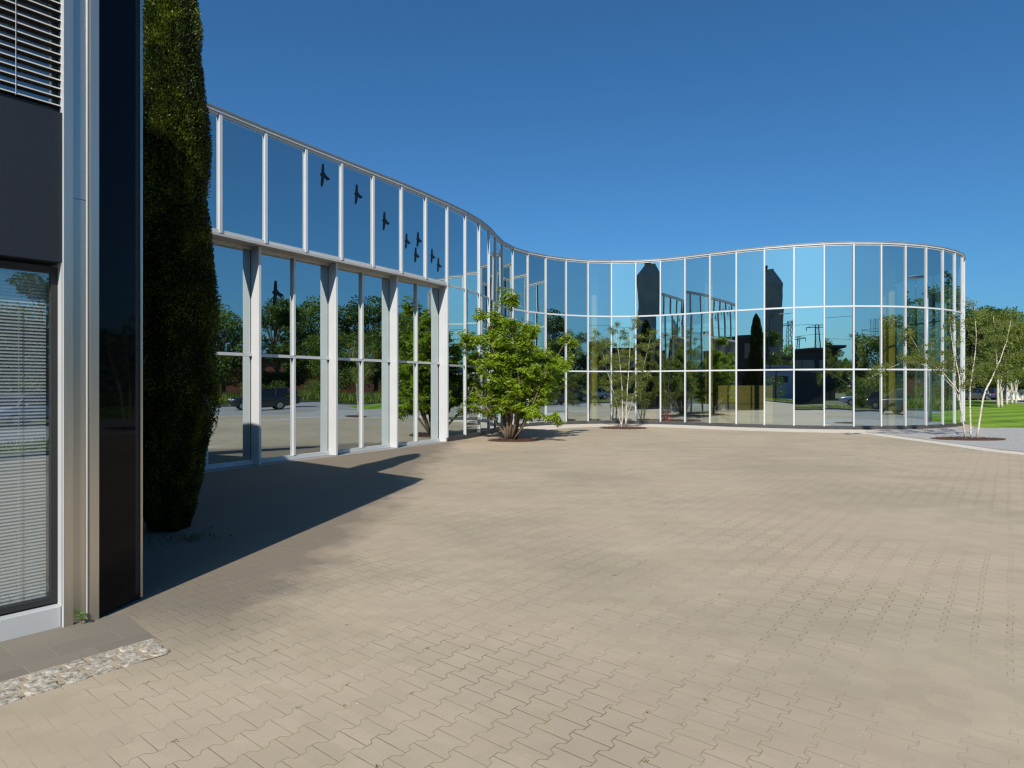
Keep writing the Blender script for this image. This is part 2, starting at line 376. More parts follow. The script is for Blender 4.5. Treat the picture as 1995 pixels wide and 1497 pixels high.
# continue out of sight: straight to the left behind the office block, bending back on the right
d_l = (PT[0] - PT[1]).normalized(); PRE = [PT[0] + d_l * MOD * k for k in range(1, 5)][::-1]
POST = []; hd = 26
for k in range(6):
    q = (POST or PT)[-1] if POST else PT[-1]; POST.append(q + Vector((math.sin(R(hd)), math.cos(R(hd)))) * MOD); hd -= 12
ALL = PRE + PT + POST; I7 = len(PRE) + 7
HB, T1, T2 = 7.99, 5.25, 2.56

# ------------------------------------------------------------------ the ground
sheet('ground', [(-900, -900), (900, -900), (900, 1500), (-900, 1500)], -.012, M['rough'])
KERB = [(-60, -34), (-30, -24), (-14, -17), (-6, -10), (2, -5.5), (9, -2), (18, 2.5), (26, 6.5), (33, 11), (38, 16), (40.5, 22), (42, 30), (44, 45), (60, 76)]
sheet('asphalt_yard', [(-60, -34)] + KERB[1:] + [(18, 76), (18, 22), (-30, 22), (-60, 10)], -.006, M['asphalt'])
def offset(pts, d0):
    out = []
    for i, p in enumerate(pts):
        a_ = Vector(pts[max(i - 1, 0)]); b_ = Vector(pts[min(i + 1, len(pts) - 1)]); t = (b_ - a_).normalized(); out.append(Vector(p) + Vector((t.y, -t.x)) * d0)
    return out
def ribbon(name, pts, o0, o1, z0, z1, m, parent=None):
    A, B = offset(pts, o0), offset(pts, o1); mb = MB(); n = len(pts)
    vs = [(p.x, p.y, z) for p, z in [(q, z0) for q in A] + [(q, z1) for q in A] + [(q, z1) for q in B] + [(q, z0) for q in B]]
    fs = []
    for i in range(n - 1):
        for k in range(4): k2 = (k + 1) % 4; fs.append((k * n + i, k * n + i + 1, k2 * n + i + 1, k2 * n + i))
    fs += [(0, n, 2 * n, 3 * n), (n - 1, 2 * n - 1, 3 * n - 1, 4 * n - 1)]
    mb.add(vs, fs); return mb.build(name, m, parent)
tag(ribbon('kerb', KERB, 0, .15, -.01, .12, M['kerb']), kind='structure')
tag(ribbon('grass_verge', KERB[:8], .15, 2.0, -.01, .10, M['lawn']), kind='structure')
STREET = offset(KERB[:8], 2.0) + offset(KERB[:8], 13)[::-1]
sheet('street', STREET, -.003, M['asphalt'])
# plaza of interlocking pavers: up to the facade
plaza = [(-40, -9), (-14, -16), (-6, -9.5), (2, -5), (9, -1.6), (16, 2), (19, 8), (19.5, 20), (25, 23), (24, 27), (21.9, 29.4)] + [(p.x, p.y) for p in ALL[::-1] if p.x < 21.5 or p.y < 29.6][len(POST):]
plaza = [(-40, -9), (-14, -16), (-6, -9.5), (2, -5), (9, -1.6), (16, 2), (19, 8), (20.5, 20), (26, 22.5), (25.5, 25.5), (22.5, 27.3), (22.2, 30.0)] + [(p.x, p.y) for p in PT[::-1]] + [(p.x, p.y) for p in PRE[::-1]] + [(-16, 2)]
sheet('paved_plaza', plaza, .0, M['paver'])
# band along the curved glass: paving paled to stand for reflected sunlight
near = [p + Vector((0, 0)) for p in PT[9:]]
ribbon_pts = PT[12:30]
o = ribbon('painted_sun_paving_band', PT[13:29], .05, 2.0, -.02, .0045, M['pale']); tag(o, kind='structure')
arc = [G(900, 889), G(1000, 878), G(1090, 866), G(1170, 855), G(1250, 847.5), G(1330, 843)]
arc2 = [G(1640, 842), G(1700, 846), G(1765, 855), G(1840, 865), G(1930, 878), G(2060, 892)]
for nm, A_, wd in (('pale_arc', arc2, .62),):
    tag(ribbon(nm, A_, -wd / 2, wd / 2, -.02, .009, M['pale']), kind='structure')  # paler strip curving over the ground at the right
sheet('cobbled_path', [G(1700, 842.5), G(1765, 851), G(1840, 861.5), G(1930, 874), G(2060, 886), Vector((27, 22.5)), Vector((25.5, 25.5)), Vector((22.4, 27.3)), Vector((20.9, 27.2))] + [p + Vector((.05, -.25)) for p in PT[31:28:-1]], .005, M['cobble'])
sheet('lawn', [(20.6, 27.45), (23.5, 27.4), (25.5, 26.0), (30, 24.6), (36, 25), (41.5, 30), (43.5, 45), (58, 76), (22, 76), (22, 40), (22.75, 33), (22.1, 30.4)], .012, M['lawn'])
ribbon('lawn_edging', [(20.2, 27.3), (23.5, 27.25), (25.4, 25.85), (30, 24.45), (36, 24.85)], -.05, .05, -.01, .03, M['kerb'])['kind'] = 'structure'
sheet('car_park', [(22, 76), (64, 76), (80, 92), (15, 92)], .0, M['asphalt'])

# ------------------------------------------------------------------ glass pavilion
gb = empty('glass_pavilion', (PT[7].x, PT[7].y, 0))
tag(gb, 'two storey pavilion with curving mirror glass facade in slim white frames', 'building')
OFF = -Vector((PT[7].x, PT[7].y, 0))
def gpart(mb, name, m, parent=gb, **k):
    mb.v = [(x + OFF.x, y + OFF.y, z) for x, y, z in mb.v]; return mb.build(name, m, parent, **k)
def vnormal(i):
    a_ = ALL[max(i - 1, 0)]; b_ = ALL[min(i + 1, len(ALL) - 1)]; t = (b_ - a_).normalized(); return t, Vector((t.y, -t.x))
PR_ = random.Random(77)
def pane(p0, p1, z0, z1, parent, off=-.012, g=.035):
    mb = MB(); p0, p1 = Vector(p0), Vector(p1); dd = (p1 - p0).normalized(); nn = Vector((dd.y, -dd.x)); a1, a2, a3 = PR_.gauss(0, .0026), PR_.gauss(0, .0026), PR_.gauss(0, .0022)
    mb.wallbox(p0, p1, z0, z1, off - .024, off)      # every pane sits a hair out of true, as real glazing does
    mb.v = [(x + nn.x * ((a1 if (Vector((x, y)) - p0).dot(dd) < .3 else a2) + (a3 if z > (z0 + z1) / 2 else -a3)), y + nn.y * ((a1 if (Vector((x, y)) - p0).dot(dd) < .3 else a2) + (a3 if z > (z0 + z1) / 2 else -a3)), z) for x, y, z in mb.v]
    me = gpart(mb, 'pane', [M['glass'], M['glassback']], parent)
    d = (Vector(p1) - Vector(p0)).normalized(); n = Vector((d.y, -d.x, 0))
    for p in me.data.polygons: p.material_index = 0 if p.normal.dot(n) > .9 else 1
    return me
def jambs(mb, a_, b_, z0, z1, w_=.03):
    d = (b_ - a_).normalized(); mb.wallbox(a_ + d * .002, a_ + d * w_, z0, z1, -.045, -.03); mb.wallbox(b_ - d * w_, b_ - d * .002, z0, z1, -.045, -.03)
# upper band panes (left wing) and full-height bays
phi = R(32.3); LD = Vector((math.sin(phi), math.cos(phi))); LN = Vector((LD.y, -LD.x)); SP = 2.37; REC = -.30
for i in range(len(ALL) - 1):
    a_, b_ = ALL[i], ALL[i + 1]; mb = MB()
    if i < I7:
        mb.wallbox(a_, b_, T1, T1 + .075, -.05, .02); mb.wallbox(a_, b_, HB - .16, HB - .10, -.05, .015); jambs(mb, a_, b_, T1 + .01, HB - .11)
        wdw = gpart(mb, 'window', M['white']); pane(a_, b_, T1 + .075, HB - .16, wdw)
    else:
        far_ = i > I7 + 8
        for z in (T1, T2): mb.wallbox(a_, b_, z - .033, z + .033, -.05, .014)
        mb.wallbox(a_, b_, HB - .16, HB - .10, -.05, .015); mb.wallbox(a_, b_, .125, .15, -.05, -.026); jambs(mb, a_, b_, .13, HB - .11)
        wdw = gpart(mb, 'window', M['white'])
        pane(a_, b_, .13, T2 - .033, wdw); pane(a_, b_, T2 + .033, T1 - .033, wdw); pane(a_, b_, T1 + .033, HB - .16, wdw)
for i, p in enumerate(ALL):
    t, n = vnormal(i); mb = MB(); z0 = T1 - .0 if i < I7 else .13
    ax = (Vector((t.x, t.y, 0)), Vector((n.x, n.y, 0)), Vector((0, 0, 1)))
    c = p - n * .015; mb.box((c.x, c.y, (z0 + HB - .10) / 2), ((.078 if i < I7 + 6 else .063), .11, HB - .10 - z0), ax)
    gpart(mb, 'mullion', M['white'], bevel=.006)
def gribbon(name, pts, o0, o1, z0, z1, m):
    A, B = offset(pts, o0), offset(pts, o1); mb = MB(); n = len(pts)
    vs = [(p.x, p.y, z) for p, z in [(q, z0) for q in A] + [(q, z1) for q in A] + [(q, z1) for q in B] + [(q, z0) for q in B]]
    fs = [(k * n + i, k * n + i + 1, ((k + 1) % 4) * n + i + 1, ((k + 1) % 4) * n + i) for i in range(n - 1) for k in range(4)]
    fs += [(0, n, 2 * n, 3 * n), (n - 1, 2 * n - 1, 3 * n - 1, 4 * n - 1)]
    mb.add(vs, fs); return gpart(mb, name, m)
gribbon('coping', ALL, -.12, .055, HB - .10, HB - .035, M['greymetal'])
gribbon('flashing', ALL, -.30, .07, HB - .035, HB, M['flash'])
gribbon('plinth', ALL[I7:], -.06, .03, -.02, .16, M['darkplinth'])
# lower left wing, recessed behind fins
FB = PT[7]
NB = 6
for k in range(NB + 1):
    p = FB - LD * SP * k + (LD * 0)
    mb = MB(); ax = (Vector((LD.x, LD.y, 0)), Vector((LN.x, LN.y, 0)), Vector((0, 0, 1)))
    c = p + LN * (REC / 2 - .0); mb.box((c.x - LD.x * .035, c.y - LD.y * .035, T1 / 2 - .03), (.07, abs(REC) + .0, T1 - .06), ax)
    gpart(mb, 'fin', M['white'], bevel=.006)
for k in range(NB):
    p1 = FB - LD * (SP * k + .07) + LN * REC; p0 = FB - LD * SP * (k + 1) + LN * REC; pm = (p0 + p1) / 2
    mb = MB(); zt = 2.62
    mb.wallbox(p0, p1, zt - .035, zt + .035, -.05, .05); mb.wallbox(p0, p1, .0, .10, -.06, .05); mb.wallbox(p0, p1, T1 - .12, T1 - .06, -.05, .03)
    jambs(mb, p0, p1, .02, T1 - .07, .02)
    c = pm; ax = (Vector((LD.x, LD.y, 0)), Vector((LN.x, LN.y, 0)), Vector((0, 0, 1)))
    wdw = gpart(mb, 'window', M['white'])
    for za, zb in ((.10, zt - .035), (zt + .035, T1 - .12)):
        m2 = MB(); m2.box((c.x, c.y, (za + zb) / 2), (.06, .12, zb - za), ax); gpart(m2, 'mullion', M['white'], wdw)
        pane(p0, pm - LD * .03, za, zb, wdw); pane(pm + LD * .03, p1, za, zb, wdw)
# soffit between lower glass line and upper band
sof = [p + vnormal(i)[1] * .03 for i, p in enumerate(ALL[:I7 + 1])]
back = [FB - LD * SP * NB + LN * (REC - .1), FB + LN * (REC - .1)]
mb = MB(); mb.poly([tuple(p) for p in sof] + [tuple(back[1]), tuple(back[0])], T1 - .06, T1 - .001); gpart(mb, 'soffit', M['soffit'])
# indoors: floor, intermediate floor, roof, back walls, columns
inner = offset([tuple(p) for p in ALL], -.32)
footp = [tuple(p) for p in inner] + [(20, 44), (-24, 44), (-24, 12)]
mb = MB(); mb.poly(footp, HB - .34, HB - .05); gpart(mb, 'roof', [M['ceil']])
low = [FB - LD * SP * NB + LN * (REC - .06), FB + LN * (REC - .06)]
footl = [tuple(low[0]), tuple(low[1])] + [tuple(p) for p in offset([tuple(p) for p in ALL[I7:]], -.08)][1:] + [(20, 44), (-24, 44), (-24, 12)]
mb = MB(); mb.poly(footl, -.15, .02); gpart(mb, 'indoor_floor', [M['floor']])
mb = MB(); mb.poly([tuple(low[0]), tuple(low[1]), (-3.6, 24), (-12, 9.5)], T1 - .055, T1 + .25); gpart(mb, 'upper_floor', [M['ceil']])
mb = MB()
for p0, p1 in (((-6.5, 27), (-1.5, 35)), ((-1.5, 35), (8, 38.5)), ((8, 38.5), (14, 36.5)), ((14, 36.5), (19.2, 32.6)), ((-16, 14), (-6.5, 27))):
    mb.wallbox(p0, p1, .02, HB - .34, -.1, .1)
gpart(mb, 'back_wall', M['wall'])
def G3(x, z): return Vector(((x - 997.5) / F_PX * z, z))
for x, z, r_ in ((1731, 29.0, .27), (1381, 30.2, .19), (1157, 32.2, .19)):
    c = G3(x, z); mb = MB(); mb.tube([(c.x, c.y, .02), (c.x, c.y, HB - .34)], r_, 28); gpart(mb, 'column', M['yellow'], smooth=False)

# things standing indoors behind the glass
pb = empty('partition_board', (*G3(1452, 31.0), .02)); tag(pb, 'yellow partition board in two panels indoors behind the curved glass', 'partition')
for k, (z0, z1) in enumerate(((0.0, .92), (.95, 1.85))):
    mb = MB(); mb.box((0, 0, (z0 + z1) / 2), (2.7, .06, z1 - z0)); mb.build('panel', M['board'], pb, bevel=.005)
mb = MB(); mb.box((.55, -.05, .93), (.22, .06, 1.86)); mb.build('post', M['darkmetal'], pb)
mb = MB(); mb.box((0, 0, .935), (2.68, .03, .03)); mb.build('rail', M['darkmetal'], pb)
def table(loc, rz, label):
    t = empty('table', loc, rz); tag(t, label, 'table', 'tables indoors behind the glass')
    mb = MB(); mb.box((0, 0, .735), (1.8, .8, .03)); mb.build('table_top', M['beige'], t, bevel=.004)
    for sx in (-1, 1):
        for sy in (-1, 1):
            mb = MB(); mb.box((sx * .84, sy * .34, .36), (.04, .04, .72)); mb.build('leg', M['greymetal'], t)
table((*G3(1330, 32.2), .02), .12, 'pale table indoors right of the orange box, left of the middle yellow column')
table((*G3(1412, 32.6), .02), -.1, 'pale table indoors right of the middle yellow column')
def chair(loc, rz, m, label):
    t = empty('chair', loc, rz); tag(t, label, 'chair', 'chairs indoors behind the glass')
    mb = MB(); mb.box((0, 0, .45), (.42, .42, .035)); mb.build('seat', m, t, bevel=.008)
    mb = MB(); mb.box((0, .2, .70), (.40, .03, .34)); mb.build('backrest', m, t, bevel=.008)
    for sx in (-1, 1):
        for sy in (-1, 1):
            mb = MB(); mb.tube([(sx * .18, sy * .18, .44), (sx * .2, sy * .2, 0)], .012, 6); mb.build('leg', M['greymetal'], t)
    for sx in (-1, 1):
        mb = MB(); mb.tube([(sx * .17, .19, .44), (sx * .17, .21, .6)], .012, 6); mb.build('back_support', M['greymetal'], t)
chair((*G3(1768, 29.6), .02), .5, M['orange'], 'orange chair indoors right of the thick yellow column')
chair((*G3(1402, 31.8), .02), 2.6, M['darkmetal'], 'dark chair indoors beside the yellow partition board')
def crate(loc, m, label, w_=.5, d_=.4, h_=.62):
    t = empty('storage_box', loc); tag(t, label, 'box')
    mb = MB(); mb.box((0, 0, h_ / 2), (w_, d_, h_)); mb.build('body', m, t, bevel=.02)
    mb = MB(); mb.box((0, 0, h_ + .016), (w_ + .03, d_ + .03, .03)); mb.build('lid', m, t, bevel=.008)
crate((*G3(1266, 31.6), .02), M['orange'], 'orange box on the floor indoors right of the small birch')
crate((*G3(1300, 31.3), .02), M['red'], 'red box on the floor indoors right of the orange box', .42, .4, .5)

# bird silhouettes stuck on the glass
BS = [(0, .50), (.045, .47), (.06, .30), (.055, .16), (.11, .10), (.20, .03), (.36, -.02), (.40, -.10), (.30, -.10), (.27, -.155), (.14, -.09), (.05, -.09), (.045, -.18), (.02, -.30), (-.035, -.47), (-.08, -.50), (-.10, -.45), (-.115, -.36), (-.10, -.20), (-.075, -.08), (-.12, -.04), (-.15, .02), (-.12, .07), (-.07, .09), (-.07, .22), (-.05, .38), (-.035, .48)]
BIRDS = [(629.5, 342, .62, 0, 'highest and leftmost'), (695.5, 379, .56, 0, 'second highest'), (749.5, 431, .55, 0, 'third highest, alone in its pane'),
         (792.5, 470, .48, 0, 'left of three in one pane'), (815, 467, .48, 0, 'upper right of three in one pane'), (810.5, 497, .48, 0, 'lowest of three in one pane'),
         (842, 499, .48, 0, 'upper of the rightmost pair'), (854.5, 516.5, .48, 0, 'lower of the rightmost pair'), (537.5, 571, .62, 1, 'alone below the band')]
def hit(x, y, lowp):
    v = Vector(((x - 997.5) / F_PX, 1))
    if lowp:
        A_ = FB + LN * REC; B_ = A_ - LD * 12; segs = [(B_, A_)]
    else: segs = [(PT[i], PT[i + 1]) for i in range(0, 8)]
    for A_, B_ in segs:
        e_ = B_ - A_; den = v.x * (-e_.y) + e_.x * v.y
        t = (A_.x * (-e_.y) + e_.x * A_.y) / den; s_ = (v.x * A_.y - v.y * A_.x) / den
        if -.001 <= s_ <= 1.001: return Vector((v.x * t, t, CAM_H + (750.2 - y) / F_PX * t)), e_.normalized()
for x, y, sz, lowp, lab in BIRDS:
    p, d = hit(x, y, lowp); n = Vector((d.y, -d.x, 0)); d3 = Vector((d.x, d.y, 0)); mb = MB()
    rt = .0; s_ = sz * 1.0
    A_ = []
    for u, v_ in BS: A_.append(d3 * (u * s_ * .92) + Vector((0, 0, 1)) * (v_ * s_))
    nn_ = len(A_); mb.add([q + n * .002 for q in A_] + [q + n * .006 for q in A_], [tuple(range(nn_)), tuple(range(nn_, 2 * nn_))] + [(i, (i + 1) % nn_, nn_ + (i + 1) % nn_, nn_ + i) for i in range(nn_)])
    o = mb.build('bird_sticker', M['film']); o.location = p
    tag(o, 'black bird silhouette on the left glass, ' + lab, 'bird sticker', 'bird silhouettes on the glass')

# ------------------------------------------------------------------ near office block at the left edge
d1 = Vector((math.sin(R(39.5)), math.cos(R(39.5)))); n1 = Vector((d1.y, -d1.x)); d2 = -n1
A = G(125, 1223.5); B = A + d1 * .236
RH = 6.1
ob = empty('office_block', (A.x, A.y, 0)); tag(ob, 'dark granite office block with blinds and steel corner at the left edge', 'building')
OO = -Vector((A.x, A.y, 0))
def opart(mb, name, m, parent=ob, **k):
    mb.v = [(x + OO.x, y + OO.y, z) for x, y, z in mb.v]; return mb.build(name, m, parent, **k)
def ow(mb, u0, u1, z0, z1, o0, o1, mi=0): mb.wallbox(A + d1 * u0, A + d1 * u1, z0, z1, o0, o1, mi)   # along the front wall, u measured from the steel corner
# steel corner: two flanges and a recessed web with a seam
mb = MB(); ow(mb, 0, .062, -.02, RH, -.35, 0.0); opart(mb, 'corner_flange', M['steel'], bevel=.002)
mb = MB(); ow(mb, .172, .236, .0, RH, -.35, .012); opart(mb, 'corner_flange', M['steel'], bevel=.002)
mb = MB(); ow(mb, .063, .1715, -.01, 3.38, -.35, -.03); ow(mb, .063, .1715, 3.384, RH, -.35, -.03); opart(mb, 'corner_web', M['steel'])
mb = MB(); mb.tube([tuple(A + d1 * .160 + n1 * -.018) + (0,), tuple(A + d1 * .160 + n1 * -.018) + (RH,)], .006, 8); opart(mb, 'seam_rod', M['greymetal'])
# black glass blade
bl = Vector((math.sin(R(9)), math.cos(R(9)))); bn = Vector((bl.y, -bl.x)); E_ = B + bl * .485
mb = MB(); mb.wallbox(B + bn * .0 + bl * .004, B + bl * .40, .03, RH, -.30, -.002); opart(mb, 'glass_blade', M['blackglass'])
mb = MB(); mb.wallbox(B + bl * .401, B + bl * .458, .06, 2.9, -.3, -.012); mb.wallbox(B + bl * .401, B + bl * .458, 2.904, RH, -.3, -.012); opart(mb, 'blade_return', M['granite'])
mb = MB(); mb.wallbox(B + bl * .459, E_, .02, RH, -.3, 0); opart(mb, 'blade_edge', M['steel'], bevel=.002)
# side wall running back
mb = MB(); S0 = E_ + bn * -.02; mb.wallbox(S0, S0 + d2 * 13, -.02, RH, -.25, 0)
o = opart(mb, 'side_wall', M['granite'])
S1 = S0 + d2 * .8
for k in range(4):
    p0 = S0 + d2 * (1.6 + 2.8 * k); p1 = p0 + d2 * 1.9; mb = MB(); mb.wallbox(p0, p1, 1.0, 2.6, -.2, .03) ; wdw = opart(mb, 'side_window', M['blackglass'])
    mb = MB(); mb.wallbox(p0, p1, 4.1, 5.4, -.2, .03); opart(mb, 'side_window', M['paleband'])
# front wall masonry pieces
UL = -9.0
WL = [(-1.9, -.012), (-4.0, -2.15), (-6.1, -4.25), (-8.2, -6.35)]
mb = MB()
ow(mb, UL, -.001, 2.86, 4.03, -.30, -.02)               # granite band between the storeys
ow(mb, UL, -.001, 5.75, RH, -.30, -.02)
for a0, a1 in ((-.0118, -.0105), (-2.15, -1.9), (-4.25, -4.0), (-6.35, -6.1), (UL, -8.2)):
    if a0 < -.1: ow(mb, a0, a1, .0, 2.86, -.30, -.02); ow(mb, a0, a1, 4.03, 5.75, -.30, -.02)
opart(mb, 'granite_wall', M['granite'])
mb = MB(); ow(mb, -.006, -.001, .0, RH, -.13, .003); opart(mb, 'bright_edge', M['white'])
def slat_blind(u0, u1, z0, z1, pitch, depth, tilt, off, mt, name, parent, thick=.0015, lit_lip=False):
    mb = MB(); z = z0; cu = (u0 + u1) / 2; c2 = A + d1 * cu + n1 * off
    dx = Vector((d1.x, d1.y, 0)); nx = Vector((n1.x, n1.y, 0)); up = Vector((0, 0, 1))
    ay = nx * math.cos(tilt) - up * math.sin(tilt); az_ = nx * math.sin(tilt) + up * math.cos(tilt)
    while z < z1:
        mb.box((c2.x, c2.y, z), (u1 - u0, depth, thick), (dx, ay, az_))
        if lit_lip: q = c2 + n1 * (depth / 2 * math.cos(tilt)); mb.box((q.x, q.y, z - depth / 2 * math.sin(tilt)), (u1 - u0, .004, .009), (dx, nx, up), 1)
        z += pitch
    return opart(mb, name, mt, parent)
M['slat'] = simple('blind_slats', (.55, .56, .56), .4, .1, .02)
M['slat_shade'] = simple('slats_painted_shade', (.05, .05, .055), .35, .4, .03)  # outdoor slats, darkened in colour to stand for their shaded undersides
M['lit_lip'] = simple('slat_edge_painted_lit', (.62, .58, .52), .4, .1, .03)  # bright lip painting in the sunlit front edge of each slat
M['room'] = simple('dark_room', (.02, .022, .028), .9, 0, .05)
for k, (u0, u1) in enumerate(WL):
    # lower window: sill panel, black frame, glass, closed blind behind
    mb = MB(); ow(mb, u0, u1, .0, .165, -.16, -.035); sp_o = opart(mb, 'sill_panel', M['greymetal'], bevel=.004)
    mb = MB(); f0, f1 = -.17, -.115; g0, g1 = .18, 2.83
    ow(mb, u0, u0 + .05, g0, g1, f0, f1); ow(mb, u1 - .045, u1, g0, g1, f0, f1); ow(mb, u0 + .051, u1 - .046, g0, g0 + .045, f0, f1); ow(mb, u0 + .051, u1 - .046, g1 - .05, g1, f0, f1)
    wdw = opart(mb, 'window', M['black'])
    mb = MB(); ow(mb, u0 + .045, u1 - .04, g0 + .04, g1 - .045, -.150, -.138); opart(mb, 'window_glass', M['winglass'], wdw)
    slat_blind(u0 + .06, u1 - .06, g0 + .06, g1 - .06, .0262, .0265, R(60), -.19, M['slat'], 'blind', wdw)
    mb = MB(); cc_ = A + d1 * (u1 - .235) + n1 * -.170; mb.tube([(cc_.x, cc_.y, g0 + .06), (cc_.x, cc_.y, g1 - .3)], .0022, 6); opart(mb, 'cord', M['white'], wdw)
    # upper window with open outdoor slats
    mb = MB(); g0, g1 = 4.05, 5.74
    ow(mb, u0, u0 + .05, g0, g1, -.20, -.15); ow(mb, u1 - .02, u1 + .02, g0, g1, -.20, -.15); ow(mb, u0 + .051, u1 - .021, g0, g0 + .05, -.20, -.15)
    wdw = opart(mb, 'window', M['darkmetal'])
    mb = MB(); ow(mb, u0 + .045, u1 - .02, g0 + .05, g1, -.19, -.175); opart(mb, 'window_glass', M['winglass'], wdw)
    slat_blind(u0 + .02, u1 + .02, g0 + .04, g1, .067, .06, R(-8), -.085, [M['slat_shade'], M['lit_lip']], 'blind', wdw, .003, True)
    mb = MB(); cc_ = A + d1 * (u1 - .28) + n1 * -.05; mb.tube([(cc_.x, cc_.y, g0 + .03), (cc_.x, cc_.y, g1)], .002, 6); opart(mb, 'cord', M['greymetal'], wdw)
# reveal to the right of the windows
mb = MB(); ow(mb, -.0117, -.0105, .165, 2.86, -.30, -.021); opart(mb, 'reveal_lining', M['white'])
mb = MB(); q = [A + d1 * UL + n1 * -.35, A + d1 * .0 + n1 * -.35, E_ + d2 * .3, E_ + d2 * 12.9, A + d1 * UL + d2 * 12]
mb.poly([tuple(p) for p in q], RH - .25, RH - .02); opart(mb, 'roof', M['tarroof'])
mb = MB(); ow(mb, UL, -.3, .0, RH - .26, -.62, -.55); opart(mb, 'inner_wall', M['room'])
# ground at the foot of the block: slabs, setts, weeds
s0, s1 = A + n1 * .0, A + d1 * 1.0
def AU(u, o_): return A + d1 * u + n1 * o_
sheet('slab_path', [AU(-9, -.3), AU(.22, -.05), AU(.41, .05), AU(.37, .77), AU(-9, .74)], .004, M['slab'])
sheet('sett_bedding', [AU(-5, .735), AU(.36, .765), AU(.31, 1.14), AU(-.3, 1.10), AU(-5, 1.08)], .006, M['bed'])
mb = MB(); rr = random.Random(3)
for row in range(3):
    u = -4.5 + rr.random() * .1
    while u < .36:
        L = rr.uniform(.11, .22); o_ = .765 + row * .122 + rr.uniform(-.006, .006)
        if u < .30: L = min(L, .352 - u)
        if u + L < .36 and L > .06:
            p = AU(u + L / 2, o_ + .06); hh = rr.uniform(.008, .013)
            vs = []; nseg = 10
            for ring, (sc, zz) in enumerate(((1, -.01), (1, hh * .5), (.82, hh), (.3, hh * 1.15))):
                for j in range(nseg):
                    a_ = 2 * math.pi * j / nseg; ex = abs(math.cos(a_)) ** .35 * math.copysign(1, math.cos(a_)); ey = abs(math.sin(a_)) ** .35 * math.copysign(1, math.sin(a_))
                    qx = (L / 2 - .003) * ex * sc * rr.uniform(.9, 1.02); qy = .058 * ey * sc * rr.uniform(.88, 1.02)
                    t = p + d1 * qx + n1 * qy; vs.append((t.x, t.y, zz + rr.uniform(-.002, .002)))
            fs = [(r_ * nseg + j, r_ * nseg + (j + 1) % nseg, (r_ + 1) * nseg + (j + 1) % nseg, (r_ + 1) * nseg + j) for r_ in range(3) for j in range(nseg)] + [tuple(range(3 * nseg, 4 * nseg))]
            mb.add(vs, fs)
        u += L + .006
o = mb.build('sett_strip', M['sett'], smooth=False); tag(o, kind='structure')

def leafblade(mb, base, d, up, ln, wd, droop=.3, mi=0):
    side = d.cross(up).normalized(); vs = []; fs = []; n = 5
    for i in range(n + 1):
        t = i / n; c = base + d * ln * t - Vector((0, 0, 1)) * (ln * droop * t * t); ww = wd * math.sin(math.pi * min(.98, t * .92 + .06)) * .5
        vs += [c + side * ww + Vector((0, 0, ww * .25)), c, c - side * ww + Vector((0, 0, ww * .25))]
    for i in range(n):
        k = i * 3; fs += [(k, k + 1, k + 4, k + 3), (k + 1, k + 2, k + 5, k + 4)]
    mb.add(vs, fs, mi)
wp = G(158, 1217.5)
wd_ = empty('weed', (wp.x, wp.y, 0)); tag(wd_, 'small green weed sprouting at the foot of the steel corner', 'weed')
mb = MB(); mb.tube([(0, 0, 0), (.004, 0, .05), (.0, .004, .085)], [.004, .003, .002], 6); mb.build('stem', simple('weed_stem', (.25, .10, .08), .6), wd_)
mb = MB(); r2 = random.Random(5)
for k in range(9):
    a_ = k * 2.4; el = .5 + .5 * (k / 9); d = Vector((math.cos(a_) * math.cos(el), math.sin(a_) * math.cos(el), math.sin(el)))
    leafblade(mb, Vector((0, 0, .035 + .006 * k)), d, Vector((0, 0, 1)), .075 - .003 * k, .028, .35)
mb.build('leaves', leaf_mat('weed_leaf', (.08, .16, .03), (.12, .22, .04), (.18, .28, .07), 20), wd_)

# moss and weeds tufts in joints (countless): one stuff object
pts = []
rr = np.random.default_rng(11)
for k in range(150):
    y = rr.uniform(1.6, 9) ; x = rr.uniform(-.9, .35) * y
    if Vector((x, y)).dot(n1) - A.dot(n1) < .9: continue
    h = R(38.5); s_, c_ = math.sin(h), math.cos(h); v = round((x * c_ - y * s_) / .205) * .205; u = round((x * s_ + y * c_) / .0875) * .0875
    x2, y2 = u * s_ + v * c_, u * c_ - v * s_
    pts += [(x2 + rr.normal() * .009, y2 + rr.normal() * .009) for _ in range(rr.integers(3, 12))]
pts = np.array(pts); p3 = np.c_[pts, np.zeros(len(pts))]; d = unit(np.c_[rr.normal(size=(len(pts), 2)) * .8, np.abs(rr.normal(size=len(pts))) + .3])
tag(quads('joint_moss', leaf_quads(p3, d, rr.uniform(.006, .018, len(pts)), .006), leaf_mat('moss', (.10, .12, .02), (.15, .17, .03), (.20, .20, .05), 30)), kind='stuff')

# ------------------------------------------------------------------ trees
def branchy(r, base, d0, length, r0, nseg=8, wander=.12, upb=.02, taper=.25):
    p = Vector(base); d = Vector(d0).normalized(); pts = [p.copy()]; rad = [r0]
    for i in range(nseg):
        d = (d + Vector((r.gauss(0, wander), r.gauss(0, wander), r.gauss(0, wander) + upb))).normalized()
        p = p + d * (length / nseg); pts.append(p.copy()); rad.append(r0 * (1 - (1 - taper) * (i + 1) / nseg))
    return pts, rad
def interp(pts, t):
    f = t * (len(pts) - 1); i = min(int(f), len(pts) - 2); return pts[i].lerp(pts[i + 1], f - i), (pts[i + 1] - pts[i]).normalized()

